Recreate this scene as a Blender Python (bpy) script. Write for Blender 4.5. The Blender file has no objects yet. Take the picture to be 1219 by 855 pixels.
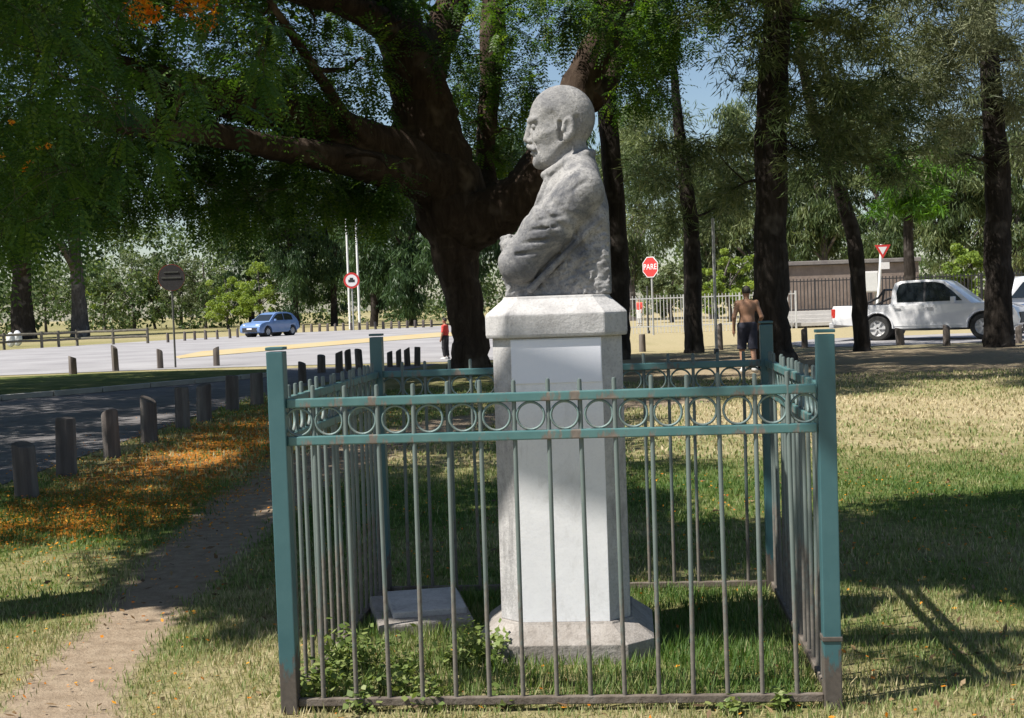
import bpy, bmesh, math, random
import numpy as np
from mathutils import Vector, Matrix

random.seed(7)
rng = np.random.default_rng(11)
SC = bpy.context.scene
COL = SC.collection
PI = math.pi

# ------------------------------------------------------------------ camera
FPX, PITCH, ROLL, HC = 1620.0, 0.0402, 0.0345, 1.57
CAM = np.array([0.0, 0.0, HC])
_F = np.array([0, math.cos(PITCH), -math.sin(PITCH)])
_U = np.array([0, math.sin(PITCH), math.cos(PITCH)])
_R = np.array([1.0, 0, 0])
CX = math.cos(ROLL) * _R - math.sin(ROLL) * _U
CY = math.sin(ROLL) * _R + math.cos(ROLL) * _U
cd = bpy.data.cameras.new('camera')
cd.sensor_width = 36.0
cd.lens = 36.0 * FPX / 1219.0
cd.clip_start = 0.05
cd.clip_end = 3000
cam = bpy.data.objects.new('camera', cd)
COL.objects.link(cam)
M = Matrix.Identity(4)
for i in range(3):
    M[i][0], M[i][1], M[i][2], M[i][3] = CX[i], CY[i], -_F[i], CAM[i]
cam.matrix_world = M
SC.camera = cam

# ------------------------------------------------------------------ sky, sun, exposure
SUN_H = np.array([-0.92, -0.39]); SUN_H /= np.linalg.norm(SUN_H)     # horizontal direction towards the sun
SUN_EL = math.radians(56)
TOSUN = np.array([SUN_H[0] * math.cos(SUN_EL), SUN_H[1] * math.cos(SUN_EL), math.sin(SUN_EL)])
world = bpy.data.worlds.new('World')
SC.world = world
world.use_nodes = True
wn = world.node_tree.nodes
bg = wn['Background']
sky = wn.new('ShaderNodeTexSky')
sky.sky_type = 'NISHITA'
sky.sun_disc = False
sky.sun_elevation = SUN_EL
sky.sun_rotation = math.atan2(TOSUN[0], TOSUN[1])
sky.dust_density = 0.6
sky.ozone_density = 1.6
world.node_tree.links.new(sky.outputs[0], bg.inputs[0])
bg.inputs[1].default_value = 0.07
sl = bpy.data.lights.new('sun', 'SUN')
sl.energy = 5.0
sl.angle = math.radians(0.53)
sl.color = (1.0, 0.95, 0.86)
sun = bpy.data.objects.new('sun', sl)
COL.objects.link(sun)
sun.rotation_euler = Vector(TOSUN).to_track_quat('Z', 'Y').to_euler()
sun.location = (-20, -10, 40)
vs = SC.view_settings
vs.view_transform = 'Standard'
vs.look = 'None'
vs.gamma = 1.0
vs.exposure = 0.78
vs.use_curve_mapping = False
SC.cycles.use_denoising = True
SC.cycles.max_bounces = 6
SC.cycles.diffuse_bounces = 3
SC.cycles.transmission_bounces = 3
SC.cycles.transparent_max_bounces = 6


# ------------------------------------------------------------------ pixel helpers (a pixel gives a direction only)
def ray(px, py):
    d = _F + (px - 609.5) / FPX * CX + (427.5 - py) / FPX * CY
    return d


def ground(px, py, z=0.0):
    d = ray(px, py)
    t = (z - HC) / d[2]
    return CAM + t * d


def at(px, py, D):
    d = ray(px, py)
    return CAM + d * (D / d[1])


def project(P):
    P = np.asarray(P, float) - CAM
    w = P @ _F
    w = np.where(w < 0.05, 0.05, w)
    return np.stack([609.5 + FPX * (P @ CX) / w, 427.5 - FPX * (P @ CY) / w], -1)


# ------------------------------------------------------------------ scene helpers
def tag(o, label=None, cat=None, group=None, kind=None):
    if label: o['label'] = label
    if cat: o['category'] = cat
    if group: o['group'] = group
    if kind: o['kind'] = kind
    return o


def empty(name, loc=(0, 0, 0), rz=0.0, label=None, cat=None, group=None):
    o = bpy.data.objects.new(name, None)
    o.empty_display_size = 0.1
    COL.objects.link(o)
    o.location = Vector(loc)
    o.rotation_euler = (0, 0, rz)
    return tag(o, label, cat, group)


def link(name, me, parent=None, mat=None, loc=None, rot=None):
    if mat is not None and not me.materials:
        me.materials.append(mat)
    o = bpy.data.objects.new(name, me)
    COL.objects.link(o)
    if parent is not None:
        o.parent = parent
    if loc is not None: o.location = Vector(loc)
    if rot is not None: o.rotation_euler = rot
    return o


def copy_tree(root, loc, rz, label=None, scale=None):
    r = root.copy(); COL.objects.link(r)
    r.location = Vector(loc); r.rotation_euler = (root.rotation_euler[0], root.rotation_euler[1], rz)
    if scale: r.scale = scale
    if label: r['label'] = label
    for ch in list(root.children):
        c = ch.copy(); COL.objects.link(c); c.parent = r
        for g in list(ch.children):
            d = g.copy(); COL.objects.link(d); d.parent = c
    return r


def npmesh(name, V, F, mat=None, smooth=False, attr=None):
    V = np.ascontiguousarray(V, np.float32); F = np.ascontiguousarray(F, np.int32)
    me = bpy.data.meshes.new(name)
    k = F.shape[1]
    me.vertices.add(len(V)); me.vertices.foreach_set('co', V.ravel())
    me.loops.add(F.size); me.loops.foreach_set('vertex_index', F.ravel())
    me.polygons.add(len(F))
    me.polygons.foreach_set('loop_start', np.arange(0, F.size, k, dtype=np.int32))
    me.polygons.foreach_set('loop_total', np.full(len(F), k, np.int32))
    if smooth:
        me.polygons.foreach_set('use_smooth', np.ones(len(F), bool))
    me.update(calc_edges=True)
    for nm, dom, arr in (attr or []):
        a = me.attributes.new(nm, 'FLOAT', dom)
        a.data.foreach_set('value', np.ascontiguousarray(arr, np.float32))
    if mat is not None: me.materials.append(mat)
    return me


class MB:
    def __init__(s): s.v = []; s.f = []

    def add(s, vs, fs):
        n = len(s.v); s.v += [tuple(map(float, p)) for p in vs]; s.f += [tuple(i + n for i in f) for f in fs]

    def box(s, c, size, rot=None, taper=1.0):
        hx, hy, hz = size[0] / 2, size[1] / 2, size[2] / 2
        P = []
        for z, t in ((-hz, 1.0), (hz, taper)):
            for x, y in ((-1, -1), (1, -1), (1, 1), (-1, 1)):
                P.append(Vector((x * hx * t, y * hy * t, z)))
        if rot is not None: P = [rot @ p for p in P]
        s.add([p + Vector(c) for p in P], [(3, 2, 1, 0), (4, 5, 6, 7), (0, 1, 5, 4), (1, 2, 6, 5), (2, 3, 7, 6), (3, 0, 4, 7)])

    def tube(s, path, rad, n=8, wob=0.0, cap=True):
        P = np.array([list(p) for p in path], float)
        rad = np.broadcast_to(np.array(rad, float), (len(P),))
        T = np.gradient(P, axis=0); T /= np.linalg.norm(T, axis=1)[:, None] + 1e-9
        a = np.array([1.0, 0, 0]) if abs(T[0][0]) < .8 else np.array([0, 1.0, 0])
        u = np.cross(T[0], a); u /= np.linalg.norm(u)
        rings = []
        ph = rng.uniform(0, 6.28, 4)
        for i in range(len(P)):
            u = u - T[i] * (u @ T[i]); u /= np.linalg.norm(u) + 1e-9
            w = np.cross(T[i], u)
            r = []
            for k in range(n):
                an = 2 * PI * k / n
                rr = rad[i] * (1 + wob * (math.sin(3 * an + ph[0] + i * .31) + .7 * math.sin(5 * an + ph[1] - i * .23) + .6 * math.sin(2 * an + i * .9 + ph[2])))
                r.append(P[i] + rr * (math.cos(an) * u + math.sin(an) * w))
            rings.append(r)
        V = [p for r in rings for p in r]; F = []
        for i in range(len(P) - 1):
            for k in range(n):
                k2 = (k + 1) % n
                F.append((i * n + k, i * n + k2, (i + 1) * n + k2, (i + 1) * n + k))
        if cap:
            F.append(tuple(range(n - 1, -1, -1))); F.append(tuple(range((len(P) - 1) * n, len(P) * n)))
        s.add(V, F)

    def lathe(s, prof, n=24, axis='z', c=(0, 0, 0), cap=True):
        V = []; F = []
        for r, z in prof:
            for k in range(n):
                a = 2 * PI * k / n
                p = (r * math.cos(a), r * math.sin(a), z)
                if axis == 'y': p = (p[0], p[2], p[1])
                if axis == 'x': p = (p[2], p[0], p[1])
                V.append((p[0] + c[0], p[1] + c[1], p[2] + c[2]))
        for i in range(len(prof) - 1):
            for k in range(n):
                k2 = (k + 1) % n
                F.append((i * n + k, i * n + k2, (i + 1) * n + k2, (i + 1) * n + k))
        if cap: F.append(tuple(range(n))); F.append(tuple(range((len(prof) - 1) * n, len(prof) * n)))
        s.add(V, F)

    def prism(s, poly, z0, z1):
        n = len(poly)
        V = [(p[0], p[1], z0) for p in poly] + [(p[0], p[1], z1) for p in poly]
        s.add(V, [tuple(range(n - 1, -1, -1)), tuple(range(n, 2 * n))] + [(i, (i + 1) % n, n + (i + 1) % n, n + i) for i in range(n)])

    def loft(s, rings, cap=True):
        n = len(rings[0]); V = [p for r in rings for p in r]; F = []
        for i in range(len(rings) - 1):
            for k in range(n):
                F.append((i * n + k, i * n + (k + 1) % n, (i + 1) * n + (k + 1) % n, (i + 1) * n + k))
        if cap: F += [tuple(range(n - 1, -1, -1)), tuple(range((len(rings) - 1) * n, len(rings) * n))]
        s.add(V, F)

    def mesh(s, name, mat=None, smooth=None, bevel=0.0):
        me = bpy.data.meshes.new(name)
        me.from_pydata(s.v, [], s.f)
        bm = bmesh.new(); bm.from_mesh(me)
        bmesh.ops.recalc_face_normals(bm, faces=bm.faces)
        if bevel > 0:
            ed = [e for e in bm.edges if len(e.link_faces) == 2 and e.calc_face_angle(0) > 0.6]
            bmesh.ops.bevel(bm, geom=ed, offset=bevel, segments=2, affect='EDGES', profile=.6, clamp_overlap=True)
        bm.to_mesh(me); bm.free()
        if smooth is not None:
            me.polygons.foreach_set('use_smooth', np.ones(len(me.polygons), bool))
            me.set_sharp_from_angle(angle=math.radians(smooth))
        if mat is not None: me.materials.append(mat)
        me.update()
        return me

    def build(s, name, mat, parent=None, smooth=None, bevel=0.0, loc=None, rot=None):
        return link(name, s.mesh(name, mat, smooth, bevel), parent, None, loc, rot)


def catmull(pts, rad, k=6):
    P = np.array(pts, float); R = np.array(rad, float); n = len(P); out = []; ro = []
    for i in range(n - 1):
        p0 = P[max(i - 1, 0)]; p1 = P[i]; p2 = P[i + 1]; p3 = P[min(i + 2, n - 1)]
        for j in range(k):
            t = j / k
            out.append(.5 * (2 * p1 + (p2 - p0) * t + (2 * p0 - 5 * p1 + 4 * p2 - p3) * t * t + (3 * p1 - p0 - 3 * p2 + p3) * t ** 3))
            ro.append(R[i] * (1 - t) + R[i + 1] * t)
    out.append(P[-1]); ro.append(R[-1])
    return np.array(out), np.array(ro)


# ------------------------------------------------------------------ signed distance modelling (surface nets)
def sd_cap(P, a, b, ra, rb=None):
    rb = ra if rb is None else rb
    a = np.array(a, float); b = np.array(b, float); ab = b - a
    t = np.clip(((P - a) @ ab) / (ab @ ab + 1e-12), 0, 1)
    return np.linalg.norm(P - a - t[..., None] * ab, axis=-1) - (ra + (rb - ra) * t)


def sd_ell(P, c, r):
    r = np.array(r, float); q = (P - np.array(c)) / r
    k0 = np.linalg.norm(q, axis=-1); k1 = np.linalg.norm(q / r, axis=-1)
    return k0 * (k0 - 1) / (k1 + 1e-9)


def sd_box(P, c, h, r=0.02):
    q = np.abs(P - np.array(c)) - (np.array(h) - r)
    return np.linalg.norm(np.maximum(q, 0), axis=-1) + np.minimum(q.max(-1), 0) - r


def smin(a, b, k):
    h = np.clip(.5 + .5 * (b - a) / k, 0, 1)
    return b * (1 - h) + a * h - k * h * (1 - h)


def smax(a, b, k): return -smin(-a, -b, k)


def snoise(P, f, seed=0):
    r = np.random.default_rng(seed); o = 0
    for i in range(5):
        d = r.normal(size=3); d /= np.linalg.norm(d)
        o = o + np.sin((P @ d) * f * (1 + .45 * i) + r.uniform(0, 6.28) + 1.5 * np.sin((P @ r.normal(size=3)) * f * .4))
    return o / 5


def nets(fn, mn, mx, h):
    ax = [np.arange(mn[i], mx[i] + h, h) for i in range(3)]
    G = np.stack(np.meshgrid(*ax, indexing='ij'), -1)
    v = fn(G)
    nx, ny, nz = v.shape
    ins = v < 0
    cnt = np.zeros((nx - 1, ny - 1, nz - 1)); acc = np.zeros((nx - 1, ny - 1, nz - 1, 3))
    cor = lambda a, o: a[o[0]:nx - 1 + o[0], o[1]:ny - 1 + o[1], o[2]:nz - 1 + o[2]]
    for axx in range(3):
        oth = [i for i in range(3) if i != axx]
        for b0 in (0, 1):
            for b1 in (0, 1):
                o = [0, 0, 0]; o[oth[0]] = b0; o[oth[1]] = b1
                p = list(o); p[axx] = 1
                a = cor(v, o); b = cor(v, p)
                m = (a < 0) != (b < 0)
                t = np.where(m, a / (a - b + 1e-12), 0)
                cnt += m
                for i in range(3):
                    acc[..., i] += m * (t if i == axx else o[i])
    act = cnt > 0
    idx = -np.ones(cnt.shape, np.int64); idx[act] = np.arange(act.sum())
    V = (acc[act] / cnt[act][:, None] + np.argwhere(act)) * h + np.array(mn)
    F = []
    for axx in range(3):
        o1, o2 = [(1, 2), (2, 0), (0, 1)][axx]
        sl0 = [slice(None)] * 3; sl1 = [slice(None)] * 3
        sl0[axx] = slice(0, -1); sl1[axx] = slice(1, None)
        s0 = ins[tuple(sl0)]; s1 = ins[tuple(sl1)]
        E = np.argwhere(s0 != s1)
        ok = (E[:, o1] > 0) & (E[:, o2] > 0) & (E[:, o1] < v.shape[o1] - 1) & (E[:, o2] < v.shape[o2] - 1)
        E = E[ok]
        fl = s0[tuple(E.T)]
        q = []
        for d1, d2 in ((1, 1), (0, 1), (0, 0), (1, 0)):
            e = E.copy(); e[:, o1] -= d1; e[:, o2] -= d2
            q.append(idx[tuple(e.T)])
        q = np.stack(q, 1)
        q[~fl] = q[~fl][:, ::-1]
        F.append(q)
    return V, np.concatenate(F)


# ------------------------------------------------------------------ materials
def nt(name):
    m = bpy.data.materials.new(name); m.use_nodes = True
    t = m.node_tree
    return m, t, t.nodes, t.links, t.nodes['Principled BSDF']


def ramp(t, fac, stops, interp='LINEAR'):
    r = t.nodes.new('ShaderNodeValToRGB'); r.color_ramp.interpolation = interp
    e = r.color_ramp.elements
    while len(e) < len(stops): e.new(.5)
    for i, (p, c) in enumerate(stops):
        e[i].position = p; e[i].color = (*c, 1) if len(c) == 3 else c
    t.links.new(fac, r.inputs[0])
    return r.outputs[0]


def noise(t, scale, detail=4, rough=.6, vec=None, dist=0.0):
    n = t.nodes.new('ShaderNodeTexNoise')
    n.inputs['Scale'].default_value = scale; n.inputs['Detail'].default_value = detail
    n.inputs['Roughness'].default_value = rough; n.inputs['Distortion'].default_value = dist
    if vec is not None: t.links.new(vec, n.inputs['Vector'])
    return n.outputs['Fac']


def coords(t, kind='Object', scale=None):
    c = t.nodes.new('ShaderNodeTexCoord').outputs[kind]
    if scale is None: return c
    mp = t.nodes.new('ShaderNodeMapping'); mp.inputs['Scale'].default_value = scale
    t.links.new(c, mp.inputs[0]); return mp.outputs[0]


def mix(t, fac, a, b, typ='MIX'):
    m = t.nodes.new('ShaderNodeMix'); m.data_type = 'RGBA'; m.blend_type = typ
    for s, v in ((m.inputs[0], fac), (m.inputs[6], a), (m.inputs[7], b)):
        if hasattr(v, 'links'): t.links.new(v, s)
        elif isinstance(v, (int, float)): s.default_value = v
        else: s.default_value = (*v, 1)
    return m.outputs[2]


def math_n(t, op, a, b=0.0, clamp=False):
    m = t.nodes.new('ShaderNodeMath'); m.operation = op; m.use_clamp = clamp
    for s, v in ((m.inputs[0], a), (m.inputs[1], b)):
        if hasattr(v, 'links'): t.links.new(v, s)
        else: s.default_value = v
    return m.outputs[0]


def bump(t, h, strength, dist=.02):
    b = t.nodes.new('ShaderNodeBump'); b.inputs['Strength'].default_value = strength; b.inputs['Distance'].default_value = dist
    t.links.new(h, b.inputs['Height']); return b.outputs[0]


def simple(name, c1, c2=None, scale=8, rough=.7, bmp=0.0, metal=0.0, spec=.5, c3=None, bscale=None, kind='Object', stretch=None, coat=0.0):
    m, t, n, l, b = nt(name)
    if c2 is None: c2 = tuple(x * .8 for x in c1)
    v = coords(t, kind, stretch)
    st = [(.3, c1), (.7, c2)] if c3 is None else [(.3, c1), (.52, c2), (.72, c3)]
    l.new(ramp(t, noise(t, scale, 5, .62, v), st), b.inputs['Base Color'])
    b.inputs['Roughness'].default_value = rough; b.inputs['Metallic'].default_value = metal
    b.inputs['Specular IOR Level'].default_value = spec
    b.inputs['Coat Weight'].default_value = coat
    if bmp: l.new(bump(t, noise(t, bscale or scale * 3, 6, .65, v), bmp), b.inputs['Normal'])
    return m


def leafmat(name, cols, trans=.35, rough=.5, spec=.3, tcol=None):
    """per-leaf attribute 'v' picks the leaf colour; thin leaf = diffuse + translucent"""
    m, t, n, l, b = nt(name)
    a = n.new('ShaderNodeAttribute'); a.attribute_name = 'v'
    k = len(cols)
    c = ramp(t, a.outputs['Fac'], [(i / (k - 1), q) for i, q in enumerate(cols)])
    l.new(c, b.inputs['Base Color']); b.inputs['Roughness'].default_value = rough
    b.inputs['Specular IOR Level'].default_value = spec
    tr = n.new('ShaderNodeBsdfTranslucent')
    hs = n.new('ShaderNodeHueSaturation'); hs.inputs['Saturation'].default_value = 1.15; hs.inputs['Value'].default_value = 1.5
    hs.inputs['Hue'].default_value = .485
    l.new(c, hs.inputs['Color']); l.new(hs.outputs[0], tr.inputs[0])
    ms = n.new('ShaderNodeMixShader'); ms.inputs[0].default_value = trans
    l.new(b.outputs[0], ms.inputs[1]); l.new(tr.outputs[0], ms.inputs[2])
    l.new(ms.outputs[0], n['Material Output'].inputs[0])
    return m


def barkmat(name, c1, c2, c3, scale=6, b_=.9):
    m, t, n, l, b = nt(name)
    v = coords(t, 'Object', (1, 1, .22))
    f = noise(t, scale, 7, .7, v, .8)
    f2 = noise(t, 1.1, 3, .6, coords(t))
    l.new(mix(t, ramp(t, f2, [(.55, (0, 0, 0)), (.72, (1, 1, 1))]), ramp(t, f, [(.3, c1), (.55, c2), (.78, c3)]), tuple(x * 1.5 + .01 for x in c3)), b.inputs['Base Color'])
    b.inputs['Roughness'].default_value = .95; b.inputs['Specular IOR Level'].default_value = .15
    l.new(bump(t, f, b_, .06), b.inputs['Normal'])
    return m


MT = {}
MT['bark_main'] = barkmat('bark_main', (.028, .019, .014), (.064, .045, .034), (.115, .085, .065), 5, 1.0)
MT['bark_dark'] = barkmat('bark_dark', (.014, .011, .009), (.035, .029, .025), (.07, .06, .053), 9)
MT['bark_grey'] = barkmat('bark_grey', (.05, .045, .04), (.12, .105, .1), (.2, .18, .17), 7)
MT['leaf_tipa'] = leafmat('leaf_tipa', [(.022, .055, .013), (.042, .095, .018), (.08, .15, .026), (.15, .22, .04)], .48)
MT['leaf_casuarina'] = leafmat('leaf_casuarina', [(.03, .052, .018), (.062, .095, .034), (.12, .155, .06), (.22, .25, .115)], .35)
MT['leaf_casuarina_sunlit'] = leafmat('leaf_casuarina_sunlit', [(.06, .08, .035), (.11, .13, .06), (.17, .19, .10), (.26, .28, .17)], .3)  # lighter copy of leaf_casuarina: the sunlit look is put into the colour
MT['leaf_bright'] = leafmat('leaf_bright', [(.04, .10, .015), (.07, .16, .02), (.10, .22, .03)], .45)
MT['leaf_far_dark'] = leafmat('leaf_far_dark', [(.025, .05, .02), (.04, .08, .028), (.07, .12, .04)], .3)
MT['leaf_far_olive'] = leafmat('leaf_far_olive', [(.085, .115, .05), (.14, .175, .08), (.22, .25, .13)], .35)
MT['leaf_far_lime'] = leafmat('leaf_far_lime', [(.12, .18, .035), (.2, .28, .06), (.3, .38, .1)], .4)
MT['leaf_far_mid'] = leafmat('leaf_far_mid', [(.04, .07, .025), (.075, .115, .04), (.14, .18, .07)], .35)
MT['leaf_weed'] = leafmat('leaf_weed', [(.09, .14, .035), (.16, .22, .06), (.26, .30, .11)], .35)
MT['grass'] = leafmat('grass', [(.055, .115, .022), (.12, .185, .045), (.24, .26, .11), (.42, .365, .21), (.52, .445, .29)], .3, .6)
MT['petal'] = leafmat('petal', [(.42, .13, .012), (.62, .23, .018), (.74, .38, .04)], .3)
MT['flower'] = leafmat('flower', [(.72, .26, .02), (.85, .40, .03), (.9, .55, .08)], .4)


# ================================================================== SETTING
def sp(a, lo, hi): return np.clip((a - lo) / (hi - lo), 0, 1)


def inpoly(px, py, poly):
    r = np.zeros(px.shape, bool); n = len(poly)
    for i in range(n):
        x1, y1 = poly[i]; x2, y2 = poly[(i + 1) % n]
        c = ((y1 > py) != (y2 > py)) & (px < (x2 - x1) * (py - y1) / (y2 - y1 + 1e-9) + x1)
        r ^= c
    return r


# dirt footpath: centre line in metres on the lawn
PATH = np.array([ground(40, 900)[:2], ground(90, 810)[:2], ground(165, 735)[:2], ground(240, 655)[:2], ground(318, 590)[:2], ground(420, 535)[:2], ground(560, 500)[:2], ground(800, 478)[:2]])
PATHW = np.array([.26, .23, .22, .30, .42, .55, .6, .6])


def path_mask(X, Y):
    best = np.full(X.shape, 9.0)
    for i in range(len(PATH) - 1):
        a, b = PATH[i], PATH[i + 1]; ab = b - a
        t = np.clip(((X - a[0]) * ab[0] + (Y - a[1]) * ab[1]) / (ab @ ab), 0, 1)
        d = np.hypot(X - a[0] - t * ab[0], Y - a[1] - t * ab[1]) / (PATHW[i] * (1 - t) + PATHW[i + 1] * t)
        best = np.minimum(best, d)
    return best


def petal_mask(X, Y):
    m = np.exp(-((X + 3.5) / 1.25) ** 2) * sp(Y, 8.2, 10.5) * (1 - sp(Y, 19, 26))
    return m


def dry_mask(X, Y):
    n = .5 + .5 * snoise(np.stack([X, Y, X * 0], -1), 1.1, 3)
    n2 = .5 + .5 * snoise(np.stack([X, Y, X * 0], -1), 4.5, 5)
    d = .31 + .34 * n + .28 * n2
    d += .30 * np.exp(-((Y - 18) / 3.6) ** 2) * sp(X, 1, 3)          # parched strip on the right
    d -= .30 * np.exp(-((Y - 10.8) / 1.7) ** 2)                     # greener strip
    d += .16 * (1 - sp(Y, 5.2, 6.4))
    d += .25 * sp(Y, 22, 28) * sp(X, 0, 4) + .1 * sp(Y, 36, 38)
    return d


def ground_mesh():
    xs = np.concatenate([[-700, -350, -180, -100, -60, -40, -28, -20, -15], np.arange(-12, 12.01, .15), [15, 20, 28, 40, 60, 100, 180, 350, 700]])
    ys = np.concatenate([[-300, -120, -50, -20, -8, 0], np.arange(3, 26, .13), np.arange(26, 45, .6), [48, 54, 62, 72, 85, 100, 130, 180, 260, 420, 800, 1400]])
    X, Y = np.meshgrid(xs, ys, indexing='ij')
    V = np.stack([X, Y, np.zeros_like(X)], -1).reshape(-1, 3)
    nx, ny = X.shape
    i, j = np.meshgrid(np.arange(nx - 1), np.arange(ny - 1), indexing='ij')
    a = (i * ny + j).ravel()
    F = np.stack([a, a + ny, a + ny + 1, a + 1], 1)
    x, y = V[:, 0], V[:, 1]
    return npmesh('ground', V, F, None, True, [('dirt', 'POINT', np.maximum(np.clip(1.6 - path_mask(x, y), 0, 1), .62 * sp(y, 21, 25) * (1 - sp(y, 37, 38.5)) * sp(x, -1.5, 1))),
                                              ('petal', 'POINT', petal_mask(x, y)), ('dry', 'POINT', np.clip(dry_mask(x, y), 0, 1))])


def ground_material():
    m, t, n, l, b = nt('lawn_soil')
    A = lambda k: (lambda q: (setattr(q, 'attribute_name', k), q.outputs['Fac'])[1])(n.new('ShaderNodeAttribute'))
    v = coords(t)
    fine = noise(t, 55, 6, .7, v); mid = noise(t, 9, 5, .65, v); big = noise(t, 1.4, 4, .6, v)
    dry = math_n(t, 'ADD', A('dry'), math_n(t, 'MULTIPLY', math_n(t, 'SUBTRACT', mid, .5), .9))
    g = ramp(t, dry, [(.15, (.05, .10, .02)), (.4, (.11, .15, .04)), (.62, (.25, .23, .105)), (.9, (.42, .355, .215))])
    g = mix(t, ramp(t, fine, [(.35, (0, 0, 0)), (.7, (1, 1, 1))]), mix(t, .35, g, (.05, .045, .025)), g)
    dirt = ramp(t, mid, [(.25, (.20, .15, .105)), (.6, (.31, .245, .18)), (.8, (.38, .31, .235))])
    dm = math_n(t, 'ADD', A('dirt'), math_n(t, 'MULTIPLY', math_n(t, 'SUBTRACT', noise(t, 4, 5, .7, v), .5), 1.3))
    c = mix(t, ramp(t, dm, [(.35, (0, 0, 0)), (.72, (1, 1, 1))]), g, dirt)
    pm = math_n(t, 'ADD', A('petal'), math_n(t, 'MULTIPLY', math_n(t, 'SUBTRACT', noise(t, 3.5, 6, .75, v), .5), 1.5))
    pet = ramp(t, fine, [(.3, (.16, .07, .018)), (.55, (.42, .16, .022)), (.75, (.6, .28, .035))])
    c = mix(t, ramp(t, pm, [(.5, (0, 0, 0)), (.85, (.8, .8, .8))]), c, pet)
    l.new(c, b.inputs['Base Color'])
    b.inputs['Roughness'].default_value = 1.0; b.inputs['Specular IOR Level'].default_value = .05
    l.new(bump(t, math_n(t, 'ADD', fine, math_n(t, 'MULTIPLY', mid, 2.0)), .6, .03), b.inputs['Normal'])
    return m


gm = ground_mesh(); gm.materials.append(ground_material())
tag(link('ground', gm), kind='structure')


def sheet(name, poly, z, mat, thick=0.0):
    bm = bmesh.new()
    vs_ = [bm.verts.new((p[0], p[1], z)) for p in poly]
    f = bm.faces.new(vs_)
    if f.normal.z < 0: f.normal_flip()
    bmesh.ops.recalc_face_normals(bm, faces=bm.faces)
    bm.normal_update()
    if bm.faces[:][0].normal.z < 0: bm.faces[:][0].normal_flip()
    if thick:
        r = bmesh.ops.extrude_face_region(bm, geom=list(bm.faces))
        bmesh.ops.translate(bm, verts=[e for e in r['geom'] if isinstance(e, bmesh.types.BMVert)], vec=(0, 0, -thick))
        bmesh.ops.recalc_face_normals(bm, faces=bm.faces)
    bmesh.ops.triangulate(bm, faces=bm.faces)
    me = bpy.data.meshes.new(name); bm.to_mesh(me); bm.free()
    me.materials.append(mat)
    return tag(link(name, me), kind='structure')


G2 = lambda px, py: tuple(ground(px, py)[:2])
m_asphalt = simple('asphalt', (.075, .07, .075), (.12, .112, .115), 2.2, .9, .4, c3=(.16, .15, .15), bscale=90)
m_conc_road = simple('pale_road', (.21, .20, .205), (.275, .265, .27), .3, .85, .3, c3=(.33, .32, .325), bscale=60)
m_yellow = simple('median_yellow', (.42, .29, .10), (.40, .34, .20), .5, .9, .2, c3=(.46, .26, .09))
m_islandgrass = simple('island_turf', (.05, .08, .02), (.10, .125, .035), 1.5, 1, .6, c3=(.2, .19, .08), bscale=25, spec=.05)
m_kerb = simple('kerb_concrete', (.34, .33, .31), (.46, .45, .43), 5, .9, .4)

side = [(-4.95, 2), (-4.95, 21), (-4.8, 25), (-4.3, 29), (-3.4, 32.5), (-2.2, 36.2), (-2, 37.5), (-40, 40), (-40, 2)]
sheet('side_road', side, .006, m_asphalt)
road = [G2(-260, 460), G2(0, 447.5), G2(200, 440), G2(330, 436), G2(560, 430.5), G2(690, 424), G2(735, 410), G2(730, 395), G2(690, 388)]
road += [G2(600, 384), G2(520, 388.5), G2(350, 396.5), G2(200, 405), G2(0, 417.5), G2(-260, 430)]
sheet('road', road, .012, m_conc_road)
sheet('parking_lane', [(8.6, 40.2), (10, 39.2), (30, 39.0), (60, 38.6), (60, 47), (20, 48), (10.5, 47), (8.9, 44)], .012, m_conc_road)
med = [G2(208, 425.5), G2(240, 419), G2(340, 411.5), G2(430, 404), G2(520, 396.5), G2(545, 396), G2(545, 400), G2(430, 409), G2(330, 417.5), G2(214, 427.5)]
sheet('traffic_median', med, .03, m_yellow, .03)
isl = [G2(-120, 488), G2(0, 477), G2(120, 467), G2(230, 457), G2(335, 447.5), G2(330, 443.5), G2(200, 445.5), G2(90, 449.5), G2(0, 453.5), G2(-120, 460)]
sheet('verge', isl, .09, m_islandgrass, .09)
# kerb stones round the near edge of that verge, laid one by one
kb = empty('kerb'); tag(kb, kind='structure')
kme = None
for a, b in zip(isl[:5], isl[1:5]):
    a = np.array(a); b = np.array(b); L = np.linalg.norm(b - a); n = max(1, int(L / 1.0))
    an = math.atan2(b[1] - a[1], b[0] - a[0])
    for i in range(n):
        p = a + (b - a) * (i + .5) / n
        if kme is None:
            mb = MB(); mb.box((0, 0, .055), (.98, .14, .11)); kme = mb.mesh('kerb_stone', m_kerb, bevel=.012)
        o = link('kerb_stone', kme, kb, None, (p[0], p[1], 0), (0, 0, an)); o.scale = (L / n / 1.0, 1, 1)

# ================================================================== FOLIAGE TOOLS
def unit(a): return a / (np.linalg.norm(a, axis=-1, keepdims=True) + 1e-9)


def quads(C, D, N, L, W):
    """rhombic leaves: centre, direction, normal, length, width -> verts, faces"""
    D = unit(D); S = unit(np.cross(D, N)); L = np.asarray(L).reshape(-1, 1); W = np.asarray(W).reshape(-1, 1)
    k = len(C)
    V = np.stack([C - D * L * .5, C + S * W * .5 - D * L * .06, C + D * L * .5, C - S * W * .5 - D * L * .06], 1).reshape(-1, 3)
    F = np.arange(k * 4).reshape(k, 4)
    return V, F


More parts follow.
